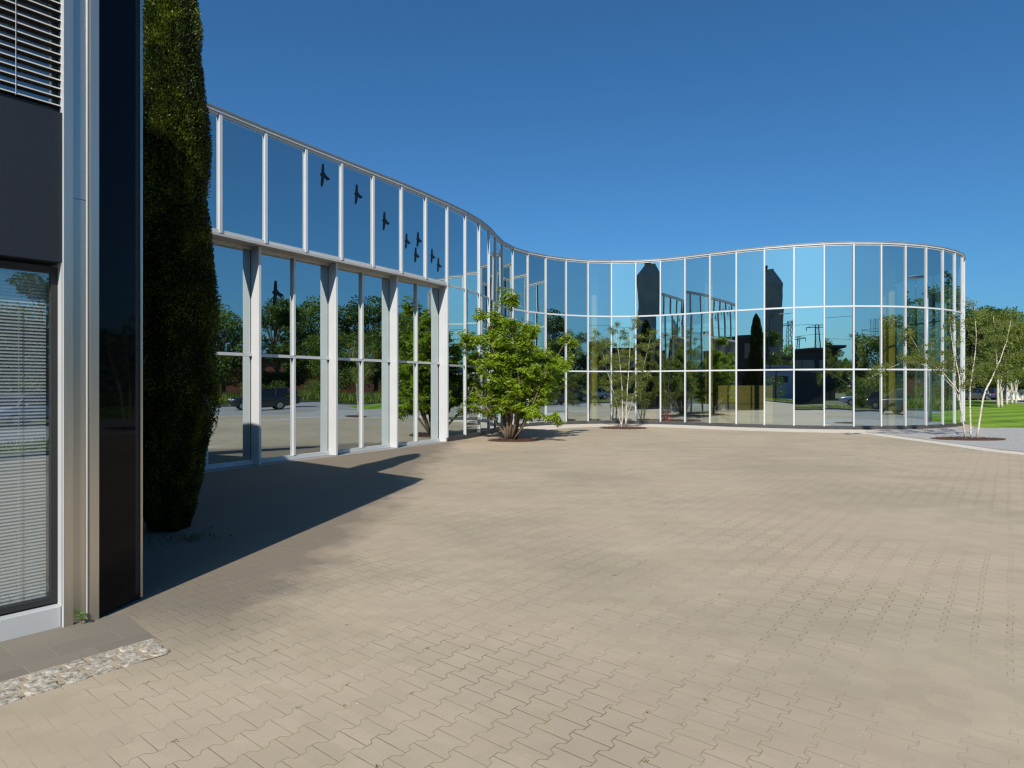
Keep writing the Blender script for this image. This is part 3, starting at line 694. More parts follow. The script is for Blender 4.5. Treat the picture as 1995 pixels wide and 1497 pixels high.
def bush_tree():
    r = random.Random(21); b0 = G(1010, 857); root = empty('shrub_tree', (b0.x, b0.y, 0))
    tag(root, 'bright green multi stemmed tree growing where the glass wall bends', 'tree')
    tips = []
    for k in range(15):
        a_ = k / 15 * 2 * math.pi + r.uniform(-.2, .2); tilt = r.uniform(.10, .68)
        d = Vector((math.cos(a_) * math.sin(tilt), math.sin(a_) * math.sin(tilt), math.cos(tilt)))
        L = r.uniform(3.5, 4.5) * (1 - .28 * tilt); st = Vector((math.cos(a_) * .13, math.sin(a_) * .13, 0))
        if k in (3, 9): d = Vector((-.12 if k == 3 else .1, .1, 1)).normalized(); L = 4.7 if k == 3 else 4.3
        pts, rad = branchy(r, st, d, L, r.uniform(.035, .055), 9, .09, .035, .2)
        mb = MB(); mb.tube(pts, rad, 7)
        for j in range(12):
            t = r.uniform(.22, 1.0); p, dd = interp(pts, t)
            out = Vector((p.x, p.y, 0)) * .35 + Vector((r.gauss(0, 1), r.gauss(0, 1), r.uniform(-.15, .8))); out.normalize()
            L2 = r.uniform(.45, 1.15) * (1.15 - .55 * t)
            q, rq = branchy(r, p, (dd * .35 + out).normalized(), L2, .014, 4, .2, .03, .3); mb.tube(q, rq, 4)
            for s_ in range(5):
                pp, d3 = interp(q, r.uniform(.25, 1)); tips.append((pp, d3)); 
                q2, rq2 = branchy(r, pp, (d3 + Vector((r.gauss(0, .8), r.gauss(0, .8), r.gauss(0, .5)))).normalized(), r.uniform(.15, .4), .006, 3, .2, .02, .4); mb.tube(q2, rq2, 3, cap=False)
                tips += [(q2[-1], d3), (q2[1], d3), (q2[2], d3)]
        mb.build('stem', M['bark'], root, smooth=True)
    # an extra reach to the right and a few low suckers
    tip = np.array([tuple(t[0]) for t in tips]); tdir = np.array([tuple(t[1]) for t in tips])
    # outline shaping: keep inside an uneven vase (width in x: -2.2..2.4)
    keep = (np.abs(tip[:, 0]) < 2.5) & (tip[:, 2] > .45)
    tip = tip[keep]; tdir = tdir[keep]; n = len(tip); per = 10
    P_ = np.repeat(tip, per, 0); D = np.repeat(tdir, per, 0)
    ang = np.tile(np.arange(per) / per * 2 * math.pi, n) + np.repeat(rng.uniform(0, 6, n), per)
    base_d = np.c_[np.cos(ang), np.sin(ang), rng.uniform(-.75, .25, len(ang))]; D = unit(base_d + D * .5)
    P_ = P_ + rng.normal(size=P_.shape) * .03
    quads('foliage', leaf_quads(P_, D, rng.uniform(.10, .19, len(P_)), rng.uniform(.034, .056, len(P_)), .35), M['leaf_bush'], root); root.scale = (1.13, 1.05, 1.04); root.location.x -= .28
    return root
bush_tree()
def mulch(name, c, rx, ry, lab=None, seed=1):
    r = random.Random(seed); mb = MB(); n = 40; vs = [(c.x, c.y, .03)]
    for ring, (f, z) in enumerate(((.5, .028), (.9, .02), (1.0, .006))):
        for j in range(n):
            a_ = 2 * math.pi * j / n; k = f * (1 + .03 * r.uniform(-1, 1)); vs.append((c.x + rx * k * math.cos(a_), c.y + ry * k * math.sin(a_), z + r.uniform(-.004, .004) * (f < 1)))
    fs = [(0, 1 + j, 1 + (j + 1) % n) for j in range(n)]
    for q in range(2): fs += [(1 + q * n + j, 1 + (q + 1) * n + j, 1 + (q + 1) * n + (j + 1) % n, 1 + q * n + (j + 1) % n) for j in range(n)]
    for k in range(700):
        a_ = r.uniform(0, 6.28); f = math.sqrt(r.random()) * .98; x, y = c.x + rx * f * math.cos(a_), c.y + ry * f * math.sin(a_)
        i0 = len(vs); s_ = r.uniform(.02, .05); b2 = r.uniform(0, 6.28); dx, dy = math.cos(b2) * s_, math.sin(b2) * s_; z = .03 + r.uniform(0, .012)
        vs += [(x - dx, y - dy, z), (x + dy * .3, y - dx * .3, z + .012), (x + dx, y + dy, z + r.uniform(-.005, .02)), (x - dy * .3, y + dx * .3, z + .004)]; fs.append((i0, i0 + 1, i0 + 2, i0 + 3))
    mb.add(vs, fs); o = mb.build(name, M['mulch']); tag(o, kind='structure'); return o
g = G(1000, 858.5); mulch('mulch_bed', g, .88, .62, seed=1)

def birch(name, loc, stems, label, dens=6, leaf=.06, group=None, twig=.9, seed=1, nb=14, low=.28, bare=()):
    """stems: list of (polyline relative to loc, base radius)"""
    r = random.Random(seed); root = empty(name, loc); tag(root, label, 'tree', group); tips = []; mbt = MB()
    for si, (pl, r0) in enumerate(stems):
        pl = [Vector(q) for q in pl]; pts = []; n = 16
        for i in range(n + 1):
            f = i / n * (len(pl) - 1); k = min(int(f), len(pl) - 2); t = f - k
            p0 = pl[max(k - 1, 0)]; p1 = pl[k]; p2 = pl[k + 1]; p3 = pl[min(k + 2, len(pl) - 1)]
            pts.append(.5 * ((2 * p1) + (p2 - p0) * t + (2 * p0 - 5 * p1 + 4 * p2 - p3) * t * t + (3 * p1 - p0 - 3 * p2 + p3) * t ** 3) + Vector((r.gauss(0, .008), r.gauss(0, .008), 0)))
        rad = [max(.004, r0 * (1 - .88 * i / n)) for i in range(n + 1)]
        mb = MB(); mb.tube(pts, rad, 10); mb.build('trunk', M['birchbark'], root, smooth=True)
        for j in range(nb):
            t = low + (1 - low) * (j + r.random()) / nb; p, tt = interp(pts, min(t, .999)); a_ = r.uniform(0, 6.28)
            out = Vector((math.cos(a_), math.sin(a_), r.uniform(.2, 1.0))).normalized(); L2 = twig * r.uniform(.4, 1) * (1.1 - .6 * abs(t - .5))
            q, rq = branchy(r, p, out, L2, max(.004, r0 * .22 * (1.2 - t)), 6, .16, -.015, .3); mbt.tube(q, rq, 4, cap=False)
            for s_ in range(9):
                pp, d3 = interp(q, r.uniform(.15, 1)); q2, rq2 = branchy(r, pp, (d3 + Vector((r.gauss(0, .7), r.gauss(0, .7), r.gauss(0, .5) - .1))).normalized(), r.uniform(.15, .5) * twig, .003, 4, .2, -.12, .4)
                mbt.tube(q2, rq2, 3, cap=False); tips += q2[1:]
    mbt.build('twigs', M['bark'], root)['kind'] = 'stuff'
    tip = np.array([tuple(t) for t in tips]); P_ = np.repeat(tip, dens, 0) + rng.normal(size=(len(tip) * dens, 3)) * .05 * (twig + .2)
    D = unit(rng.normal(size=P_.shape) + np.array([0, 0, -.5]))
    quads('foliage', leaf_quads(P_, D, rng.uniform(.7, 1.3, len(P_)) * leaf, leaf * .66, .2), M['leaf_birch'], root)
    return root
g = G(1214, 833.5)
birch('birch_tree', (g.x, g.y, 0), [([(-.07, 0, 0), (-.03, 0, 1.0), (-.10, .1, 2.6), (-.35, .1, 4.6)], .034), ([(.12, .05, 0), (.16, 0, 1.2), (.28, 0, 3.0), (.40, .1, 4.8)], .036), ([(-.07, 0, 0), (-.35, .2, 1.4), (-.75, .2, 2.8), (-.95, .3, 3.9)], .018), ([(.1, 0, .1), (.45, -.2, 1.5), (.85, -.2, 2.6), (1.15, -.2, 3.9)], .018)],
      'young slender birch in front of the curved glass, in the middle of the facade', 5, .048, twig=.66, seed=4, nb=17, low=.24)
mulch('mulch_bed', G(1214, 834.5), 1.05, .75, seed=2)
g = G(1890, 855)
birch('birch_tree', (g.x, g.y, 0), [([(-.09, .1, 0), (-.34, .05, 1.42), (-.38, 0, 2.2), (-.55, .1, 3.3), (-.65, .1, 4.3)], .032), ([(.07, .05, 0), (.04, .05, 1.6), (.20, 0, 3.3), (.22, .1, 4.7)], .033),
      ([(.20, -.05, 0), (.43, -.05, 1.46), (.74, 0, 2.08), (1.1, .1, 2.7), (1.35, .1, 3.4), (1.6, .2, 4.2)], .035), ([(-.33, .05, 1.3), (-.74, -.1, 1.88), (-1.8, -.3, 2.58), (-2.74, -.5, 2.65), (-4.0, -.7, 2.1)], .018),
      ([(-.36, .0, 1.6), (-.8, .2, 2.3), (-1.5, .3, 3.0), (-2.0, .3, 3.8)], .02)],
      'white stemmed birch leaning three ways at the right end of the glass', 4, .050, twig=.62, seed=9, nb=15, low=.34)
mulch('mulch_bed', G(1886, 856), 1.25, .68, seed=3)
# birches in a row on the lawn
for k, (x, y) in enumerate(((1945, 795), (1952, 794.5), (1962, 790), (1972, 788), (1979, 787))):
    g = G(x, y); a_ = random.uniform(-.5, .4); birch('birch_tree', (g.x, g.y, 0), [([(0, 0, 0), (a_ * .3, 0, 2.5), (a_, 0, 5), (a_ * 1.2, .2, 7.6)], .11), ([(.15, .1, 1.2), (.4, 0, 3.0), (.8, 0, 4.6), (1.0, .2, 6.4)], .03)],
      'white trunked birch on the lawn, ' + ['nearest of the row', 'second in the row', 'third, middle of the row', 'fourth in the row', 'farthest of the row'][k], 5, .15, 'birches in a row on the lawn', 1.8, seed=30 + k, nb=18, low=.28)

# columnar thuja at the corner of the block
def thuja(c, H_, R_, name, label, n=26000, leaf=.06, root=None):
    root = empty(name, (c.x, c.y, 0)); tag(root, label, 'conifer'); n0 = int(H_ * 210)
    PZ = [0, .06, .17, .34, .52, .71, .86, .94, .985, 1]; PR = [.40, .56, .78, .92, .80, .70, .54, .40, .18, 0]
    # many upright sprays: each one a small clump of scales
    z0 = rng.uniform(0.0, .99, n0) ** .95 * H_; t0 = rng.uniform(0, 2 * math.pi, n0); b0 = rng.uniform(.84, 1.10, n0)
    idx = rng.integers(0, n0, n); z = np.clip(z0[idx] + rng.normal(size=n) * .13, 0, H_); th = t0[idx] + rng.normal(size=n) * .055 / R_
    prof = np.interp(z / H_, PZ, PR); nz = np.array([noise.noise(Vector((math.cos(t) * 1.6, math.sin(t) * 1.6, zz * 1.3))) for t, zz in zip(th, z)])
    rad = R_ * prof * (1 + .24 * nz) * b0[idx] * (1 - np.abs(rng.normal(size=n)) * .06)
    P_ = np.c_[rad * np.cos(th), rad * np.sin(th), z]; D = unit(np.c_[np.cos(th), np.sin(th), rng.uniform(.2, 1.2, n)] + rng.normal(size=(n, 3)) * .45)
    Q = leaf_quads(P_ - D * leaf * .4, D, rng.uniform(.7, 1.5, n) * leaf, leaf * .55, .0)
    quads('foliage', Q, M['leaf_thuja'], root)
    mb = MB(); pts = []
    nn = 16; vs = []; fs = []; rings = 14
    for i in range(rings + 1):
        zz = H_ * .96 * i / rings; f = float(np.interp(zz / H_, PZ, PR))
        for j in range(nn): a_ = 2 * math.pi * j / nn; vs.append((R_ * .78 * f * math.cos(a_), R_ * .78 * f * math.sin(a_), zz))
    for i in range(rings):
        for j in range(nn): fs.append((i * nn + j, i * nn + (j + 1) % nn, (i + 1) * nn + (j + 1) % nn, (i + 1) * nn + j))
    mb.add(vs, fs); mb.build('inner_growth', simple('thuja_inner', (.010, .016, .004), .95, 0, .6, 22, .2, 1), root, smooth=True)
    mb = MB(); mb.tube([(0, 0, -.02), (0, 0, .5)], [.12, .1], 8); mb.build('trunk', M['bark'], root)
    return root
thuja(Vector((-4.52, 8.30)), 7.7, .58, 'columnar_conifer', 'tall dark columnar conifer between the office block and the glass wing', 230000, .031)
# low weeds at its foot
mb = MB(); r2 = random.Random(8)
for k in range(70):
    b_ = Vector((-4.0 + r2.gauss(0, .22), 7.75 + r2.gauss(0, .14), .0)); a_ = r2.uniform(0, 6.28); el = r2.uniform(.4, 1.3)
    leafblade(mb, b_, Vector((math.cos(a_) * math.cos(el), math.sin(a_) * math.cos(el), math.sin(el))), Vector((0, 0, 1)), r2.uniform(.04, .12), .022, .4)
tag(mb.build('ground_cover', M['leaf_tree']), kind='stuff')

def crown_tree(name, H_, W_, label, mt, seed, nleaf=5200, leaf=.30, trunk_h=.25, group='trees along the street'):
    r = random.Random(seed); rg = np.random.default_rng(seed); root = empty(name); tag(root, label, 'tree', group)
    mb = MB(); mb.tube([(0, 0, -.1), (.05, 0, H_ * .3), (0, .1, H_ * .62)], [H_ * .028, H_ * .02, H_ * .008], 8)
    blobs = []
    for k in range(26):
        a_ = r.uniform(0, 6.28); t = r.uniform(trunk_h, .97); env = math.sin(math.pi * (t - trunk_h * .6) / (1.06 - trunk_h * .6)) ** .6
        rr_ = W_ / 2 * env * r.uniform(.25, .88); c = Vector((math.cos(a_) * rr_, math.sin(a_) * rr_, H_ * t)); s_ = W_ * r.uniform(.09, .2)
        blobs.append((c, s_)); st = Vector((0, 0, H_ * min(.6, t * .62))); mb.tube([st, st.lerp(c, .5) + Vector((0, 0, .2)), c], [H_ * .008, H_ * .005, H_ * .002], 4, cap=False)
    mb.build('trunk', M['bark'], root, smooth=True)
    w_ = np.array([b_[1] ** 2 for b_ in blobs]); w_ /= w_.sum(); idx = rg.choice(len(blobs), nleaf, p=w_)
    C = np.array([tuple(b_[0]) for b_ in blobs])[idx]; S = np.array([b_[1] for b_ in blobs])[idx]
    u = unit(rg.normal(size=(nleaf, 3))); rad = S * (.45 + .65 * rg.random(nleaf) ** .6); P_ = C + u * rad[:, None] * np.array([1.1, 1.1, .75])
    D = unit(u + rg.normal(size=(nleaf, 3)) * .8)
    quads('crown', leaf_quads(P_, D, rg.uniform(.6, 1.3, nleaf) * leaf, leaf * .6, .15), mt, root)
    return root
T1_ = crown_tree('broadleaf_tree', 12, 8.5, 'x', M['leaf_tree'], 1, 9500, .34)
T2_ = crown_tree('broadleaf_tree', 10.5, 9, 'x', M['leaf_tree2'], 2, 9500, .32)
T3_ = crown_tree('broadleaf_tree', 13, 7.5, 'x', M['leaf_tree'], 3, 8500, .34, .16)
used = set()
def place_tree(k, x, y, s, rz, label, group='trees around the yard', sz=None):
    src = (T1_, T2_, T3_)[k]; o = src if k not in used else copy_tree(src)
    used.add(k); o.location = (x, y, 0); o.rotation_euler = (0, 0, rz); o.scale = (s, s, sz or s); tag(o, label, 'tree', group)
RT = 'trees beyond the lawn'
# directly seen at the right edge
for k, (kk, x, y, s, lab) in enumerate(((0, 57.5, 78, .98, 'tall dark broadleaf tree rising left behind the parked cars'), (1, 66, 84, 1.10, 'spreading green broadleaf tree at the right edge beyond the lawn'), (2, 71, 92, 1.0, 'narrow dark tree farthest right behind the spreading one'),
      (1, 60, 94, .95, 'mid green tree behind the tall dark one'), (0, 75, 100, 1.15, 'big dark tree at the back of the group beyond the lawn'), (1, 61.5, 72, .6, 'low round tree beside the white hoarding'), (0, 53, 92, .8, 'dark tree just right of the glass end'))):
    place_tree(kk, x, y, s, k * 1.3, lab, RT)
# trees mirrored in the glass (stand to the right of the camera and behind it)
spots = [(0, 56, 8, 1.0), (1, 55, 15, .95), (2, 58, 21, .9), (1, 54, 27, .78), (0, 60, 33, 1.1), (2, 62, 1, 1.0), (1, 52, 35, 1.0), (0, 55, 42, 1.05), (1, 57, -5, .9), (2, 58, 50, 1.0), (0, 50, -12, .8), (1, 63, 26, 1.2),
         (1, 42, -22, .8), (0, 34, -30, .75), (2, 26, -38, .6), (1, 66, 12, 1.2), (0, 48, -20, .9), (0, -34, -34, .9), (1, -42, -24, .95), (2, -24, -44, .8), (1, 66, 40, 1.1), (0, 47, 3, .62), (1, 46, 12, .5), (1, -16, -38, .75)]
words = ['reflected in', 'mirrored by']
places = ['left wing glass beside the conifer', 'left wing glass in the first wide bay', 'left wing glass in the second wide bay', 'left wing glass by the bright tree', 'left wing glass, back row', 'rounded end of the facade, upper panes', 'third bay of the left wing', 'glass right of the left wing columns',
          'rounded end, darkest crown', 'bend of the facade', 'curved glass over the dark saloon', 'left wing glass, tallest crown', 'glass beside the thick yellow column', 'glass left of the yellow column', 'middle panes over the street', 'rounded end, back row',
          'pane right of the shed reflection', 'middle glass left of the silo', 'middle glass beyond the yard', 'middle glass behind the low shed', 'narrow panes where the wall bends', 'lower rounded end, small crown', 'left wing glass, low crown over the meadow', 'glass behind the brick building']
for k, (kk, x, y, s) in enumerate(spots):
    place_tree(kk, x, y, s, k * 1.7, 'street tree mirrored in the ' + places[k], 'trees mirrored in the facade')
thuja(Vector((-9.2, 12.3)), 5.2, .7, 'columnar_conifer', 'second dark columnar conifer standing hidden behind the office block', 6000, .12)

# meadow beyond the kerb
n = 26000; x = rng.uniform(41, 60, n); y = rng.uniform(-8, 60, n); x = x + np.where(y < 16, (y - 16) * .45, 0); kk_ = (x / np.maximum(y, .1) > .93) | (y < 1); x = x[kk_]; y = y[kk_]; n = len(x)
P_ = np.c_[x, y, np.zeros(n)]; D = unit(np.c_[rng.normal(size=(n, 2)) * .28, np.ones(n)])
tag(quads('meadow_grass', leaf_quads(P_, D, rng.uniform(.6, 1.5, n), .10, .08), M['leaf_grass']), kind='stuff')
n = 9000; k_ = rng.integers(0, 7, n); t = rng.random(n); off = rng.uniform(.2, 1.9, n); KA = np.array(KERB, float)
p = KA[k_] * (1 - t[:, None]) + KA[k_ + 1] * t[:, None]; dd = KA[k_ + 1] - KA[k_]; dd /= np.linalg.norm(dd, axis=1, keepdims=True); p = p + np.c_[dd[:, 1], -dd[:, 0]] * off[:, None]
P_ = np.c_[p, np.full(n, .1)]; D = unit(np.c_[rng.normal(size=(n, 2)) * .4, np.ones(n)])
tag(quads('verge_grass', leaf_quads(P_, D, rng.uniform(.12, .4, n), .05, .1), M['leaf_grass']), kind='stuff')
# shrubs
def shrub(x, y, W_, H_, label, seed, mt='leaf_tree2'):
    rg = np.random.default_rng(seed); root = empty('shrub', (x, y, 0)); tag(root, label, 'shrub', 'shrubs by the street'); n = 3500
    C = rg.uniform(-1, 1, (12, 3)) * np.array([W_ * .35, W_ * .35, H_ * .3]) + np.array([0, 0, H_ * .5]); i = rg.integers(0, 12, n); u = unit(rg.normal(size=(n, 3)))
    P_ = C[i] + u * (rg.random((n, 1)) ** .4) * np.array([W_ * .22, W_ * .22, H_ * .26]); P_[:, 2] = np.abs(P_[:, 2])
    quads('foliage', leaf_quads(P_, unit(u + rg.normal(size=(n, 3)) * .6), rg.uniform(.08, .2, n), .09, .15), M[mt], root)
    mb = MB()
    for k in range(7): c = Vector(C[k]); mb.tube([(0, 0, 0), c * .5, c], [.03, .02, .008], 5)
    mb.build('stems', M['bark'], root)
shrub(29, -6, 3.4, 2.6, 'round green shrub by the street mirrored left of the small birch', 1)
shrub(33, -2.5, 4, 3.0, 'large shrub by the street mirrored beside the left yellow column', 2)
shrub(24, -11, 3, 1.8, 'low shrub by the street mirrored behind the small birch', 3)
shrub(-14, -21, 5, 3, 'wide shrub by the street mirrored in the middle glass', 4, 'leaf_tree')
shrub(44, 24, 4.5, 3.0, 'thick shrub in the meadow mirrored in the left wing', 5)
shrub(45, 18.5, 4, 2.6, 'loose shrub in the meadow mirrored beside the black estate car', 6)
shrub(44, 31, 4.5, 3.2, 'tall shrub in the meadow mirrored near the wing corner', 7, 'leaf_tree')

# ------------------------------------------------------------------ cars
M['carglass'] = simple('car_glass', (.012, .016, .02), .05, 0, 0); M['tyre'] = M['black']; M['rim'] = simple('alloy_rim', (.45, .46, .48), .3, .8, .05)
M['lampw'] = simple('headlight_lens', (.8, .82, .85), .1, 0, 0); M['lampr'] = simple('rear_lens', (.4, .01, .01), .2, 0, 0)
def paint(name, c):
    m, nt, b = mat(name); setp(b, c, .3, .1); b.inputs['Coat Weight'].default_value = 1; b.inputs['Coat Roughness'].default_value = .03; return m
def car(loc, rz, col, label, kind='estate', L=4.6, W=1.8, H_=1.48, group='cars'):
    root = empty('car', loc, rz); tag(root, label, 'car', group); hw = W / 2
    # stations along x: (x, z_low, z_belt, half width)
    if kind == 'suv': H_ = 1.68
    belt = .92 if kind != 'suv' else 1.05
    st = [(-.50, .42, .62, .70), (-.485, .32, .78, .86), (-.44, .26, .86 if kind != 'van' else .95, .95), (-.30, .24, belt + .02, 1), (0, .22, belt, 1), (.18, .22, belt - .02, 1), (.24, .22, belt - .03, 1), (.40, .24, belt - .13, .96), (.47, .27, belt - .22, .86), (.50, .36, .60, .68)]
    vs = []; fs = []; rg = 12
    for (x, zl, zb, wf) in st:
        w_ = hw * wf; X = x * L
        ring = [(-w_ * .80, zl), (-w_ * .97, zl + .08), (-w_, (zl + zb) / 2), (-w_ * .985, zb - .10), (-w_ * .93, zb - .01), (-w_ * .55, zb + .03), (w_ * .55, zb + .03), (w_ * .93, zb - .01), (w_ * .985, zb - .10), (w_, (zl + zb) / 2), (w_ * .97, zl + .08), (w_ * .80, zl)]
        vs += [(X, a_, b_) for a_, b_ in ring]
    for i in range(len(st) - 1):
        for j in range(rg): fs.append((i * rg + j, i * rg + (j + 1) % rg, (i + 1) * rg + (j + 1) % rg, (i + 1) * rg + j))
    fs += [tuple(range(rg)), tuple(range((len(st) - 1) * rg, len(st) * rg))]
    mb = MB(); mb.add(vs, fs); mb.build('body', col, root, smooth=True)
    # greenhouse glass and roof
    g = [(-.455, belt - .02, .88), (-.40, H_ - .10, .70), (-.25, H_ - .03, .72), (.0, H_ - .03, .73), (.10, H_ - .08, .72), (.27, belt - .04, .88)]
    if kind == 'hatch': g[0] = (-.46, belt - .02, .88)
    mb = MB(); vs = []; bs = [(-.46, .88), (-.42, .93), (-.25, .93), (0, .93), (.13, .93), (.285, .88)]
    for (x, z, wf), (xb, wb) in zip(g, bs): vs += [(xb * L, -hw * wb, belt - .05), (x * L, -hw * wf, z), (x * L, hw * wf, z), (xb * L, hw * wb, belt - .05)]
    fs = [(i * 4 + j, i * 4 + j + 1, (i + 1) * 4 + j + 1, (i + 1) * 4 + j) for i in range(5) for j in range(3)] + [(0, 1, 2, 3), (20, 21, 22, 23)]
    mb.add(vs, fs); mb.build('windows', M['carglass'], root)
    mb = MB(); vs = []
    for (x, z, wf) in g[1:5]: vs += [(x * L, -hw * wf * .99, z - .01), (x * L, -hw * wf * .93, z + .03), (x * L, hw * wf * .93, z + .03), (x * L, hw * wf * .99, z - .01)]
    fs = [(i * 4 + j, i * 4 + (j + 1) % 4, (i + 1) * 4 + (j + 1) % 4, (i + 1) * 4 + j) for i in range(3) for j in range(4)] + [(0, 1, 2, 3), (12, 13, 14, 15)]
    mb.add(vs, fs); mb.build('roof', col, root)
    for sy in (-1, 1):
        mb = MB()
        for (x0, x1, zt) in ((.275, .125, H_ - .09), (.0, .0, H_ - .04), (-.24, -.24, H_ - .04), (-.445, -.40, H_ - .11)):
            mb.tube([(x0 * L, sy * hw * .925, belt - .03), (x1 * L, sy * hw * .735, zt)], .032, 6)
        mb.build('pillars', col, root)
        for x in (-.31, .31):
            mb = MB(); mb.tube([(x * L, sy * (hw - .21), .32), (x * L, sy * (hw + .01), .32)], .32, 22); wh = mb.build('wheel', M['tyre'], root)
            mb = MB(); mb.tube([(x * L, sy * (hw + .005), .32), (x * L, sy * (hw + .022), .32)], .20, 14); mb.build('rim', M['rim'], wh)
        mb = MB(); mb.box((.478 * L, sy * hw * .66, belt - .26), (.10, .30, .13)); mb.build('headlight', M['lampw'], root, bevel=.03)
        mb = MB(); mb.box((-.485 * L, sy * hw * .74, .72), (.08, .2, .18)); mb.build('tail_light', M['lampr'], root, bevel=.03)
        mb = MB(); mb.box((.18 * L, sy * (hw + .09), belt + .05), (.10, .16, .12)); mb.build('side_mirror', col, root, bevel=.03)
    return root
CP = {k: paint('paint_' + k, c) for k, c in dict(black=(.012, .013, .016), silver=(.42, .46, .52), blue=(.03, .06, .16), dark=(.05, .055, .06), white=(.7, .7, .7), red=(.35, .03, .02)).items()}
car((29.5, 17.4, 0), R(-94), CP['black'], 'black estate car mirrored in the left wing beside the conifer', 'suv', group='cars mirrored in the glass')
car((24, -9.5, 0), R(190), CP['silver'], 'silver car mirrored in the curved glass right of the left yellow column', 'hatch', group='cars mirrored in the glass')
car((26.5, -3.0, 0), R(205), CP['silver'], 'silver blue car mirrored near the right birch, left of the thick yellow column', 'hatch', 4.1, group='cars mirrored in the glass')
car((33, 2.5, 0), R(40), CP['dark'], 'dark saloon mirrored beside the thick yellow column', 'estate', group='cars mirrored in the glass')
car((17.5, -13.5, 0), R(200), CP['dark'], 'dark car parked behind the silver one, mirrored in the middle glass', 'estate', group='cars mirrored in the glass')
car((38, 7.0, 0), R(50), CP['blue'], 'blue car mirrored in the rounded end of the facade', 'suv', group='cars mirrored in the glass')
for k, (px, z, c, lab) in enumerate(((1892, 78, 'dark', 'dark car parked beyond the lawn, left one seen through the birch'), (1912, 79.5, 'silver', 'silver car parked beyond the lawn, second from the left'), (1938, 80, 'blue', 'blue car parked behind the birch trunks beyond the lawn'), (1880, 80, 'white', 'white car parked nearest to the glass end beyond the lawn'))):
    g = G3(px, z); car((g.x, g.y, 0), R(15 + 8 * k), CP[c], lab, 'estate', group='cars parked beyond the lawn')
# printed hoarding
g = G3(1992, 74); hb = empty('hoarding', (g.x, g.y, 0), R(4)); tag(hb, 'white hoarding with coloured prints at the right edge beyond the lawn', 'hoarding')
m, nt, b = mat('printed_sheet'); P = pos(nt); v = noise_n(nt, P, 1.3, 1); v2 = noise_n(nt, P, 3.0, 1)
c = ramp(nt, v, [(.40, (.75, .76, .74)), (.52, (.72, .73, .72)), (.56, (.75, .35, .12)), (.62, (.15, .35, .55))]); c2 = ramp(nt, v2, [(.6, (1, 1, 1)), (.66, (.3, .55, .25))])
nt.links.new(mix(nt, 1.0, c, c2, 'MULTIPLY'), b.inputs['Base Color'])
mb = MB(); mb.box((0, 0, .72), (3.6, .05, 1.25)); mb.build('sheet', m, hb)
for x in (-1.7, 0, 1.7):
    mb = MB(); mb.box((x, .06, .7), (.06, .06, 1.4)); mb.build('post', M['greymetal'], hb)

# ------------------------------------------------------------------ street furniture mirrored in the glass
def lamp(x, y, H_, rz, arm, label, mt='greymetal'):
    root = empty('street_lamp', (x, y, 0), rz); tag(root, label, 'street lamp', 'street lamps')
    mb = MB(); mb.tube([(0, 0, 0), (0, 0, H_ * .5), (0, 0, H_ - .9)], [.09, .07, .05], 10); mb.build('pole', M[mt], root, smooth=True)
    mb = MB(); mb.tube([(0, 0, H_ - .9), (.06, 0, H_ - .45), (.25, 0, H_ - .15), (.6, 0, H_), (arm, 0, H_ + .03)], [.05, .045, .04, .035, .03], 8); mb.build('arm', M[mt], root, smooth=True)
    mb = MB(); vs = []; fs = []; n = 10
    for i, (xx, w_, h_) in enumerate(((0, .05, .05), (.12, .13, .10), (.4, .16, .12), (.68, .12, .09), (.8, .03, .03))):
        for j in range(n): a_ = 2 * math.pi * j / n; vs.append((arm + xx - .1, w_ * math.cos(a_), H_ + .03 + h_ * math.sin(a_) * (1 if math.sin(a_) > 0 else .45)))
    for i in range(4):
        for j in range(n): fs.append((i * n + j, i * n + (j + 1) % n, (i + 1) * n + (j + 1) % n, (i + 1) * n + j))
    mb.add(vs, fs); mb.build('lamp_head', M['white'], root, smooth=True)
lamp(24.3, 26.6, 7.3, R(222), 2.0, 'white headed street lamp mirrored high in the rounded end and the left wing')
lamp(-8.2, -12.6, 9.7, R(-35), 2.4, 'dark curved street lamp mirrored beside the silo tower', 'darkmetal')
lamp(16, -24, 9, R(120), 2.0, 'far street lamp across the road mirrored in the middle glass', 'darkmetal')
ts = empty('road_sign', (23.0, 23.4, 0)); tag(ts, 'round pink rimmed road sign mirrored in the left wing', 'road sign')
mb = MB(); mb.tube([(0, 0, 0), (-.25, .1, 2.55)], .03, 8); mb.build('pole', M['white'], ts)
sg = empty('tmp'); bpy.data.objects.remove(sg)
mb = MB(); mb.tube([(-.29, .1, 2.5), (-.33, .1, 2.5)], .27, 24); dsc = mb.build('sign_disc', M['pink'], ts)
mb = MB(); mb.tube([(-.331, .1, 2.5), (-.334, .1, 2.5)], .15, 20); mb.build('centre', M['white'], dsc)

# ------------------------------------------------------------------ buildings behind the camera (seen in the glass)
def block(name, x0, x1, y0, y1, H_, wall, label, group=None, roofm='tarroof', over=.5, extra=None):
    c = ((x0 + x1) / 2, y1, 0); root = empty(name, c); tag(root, label, 'building', group)
    mb = MB(); mb.box((0, (y0 - y1) / 2, H_ / 2 - .05), (x1 - x0, y1 - y0, H_ + .1)); mb.build('wall', M[wall], root)
    mb = MB(); mb.box((0, (y0 - y1) / 2, H_ + .2), (x1 - x0 + over * 2, y1 - y0 + over * 2, .3)); mb.build('roof', M[roofm], root)
    return root
bA = block('workshop_building', -1, 27, -50, -37, 6.8, 'darkwall', 'dark flat roofed workshop mirrored in the glass right of the silo', over=.9)
for k in range(8):
    mb = MB(); mb.box((-10.8 + 3.1 * k, .03, 4.9), (2.6, .10, 1.5)); wdw = mb.build('window', M['paleband'], bA)
    mb = MB(); mb.box((-10.8 + 3.1 * k, .09, 4.9), (.08, .06, 1.5)); mb.build('frame', M['darkmetal'], wdw)
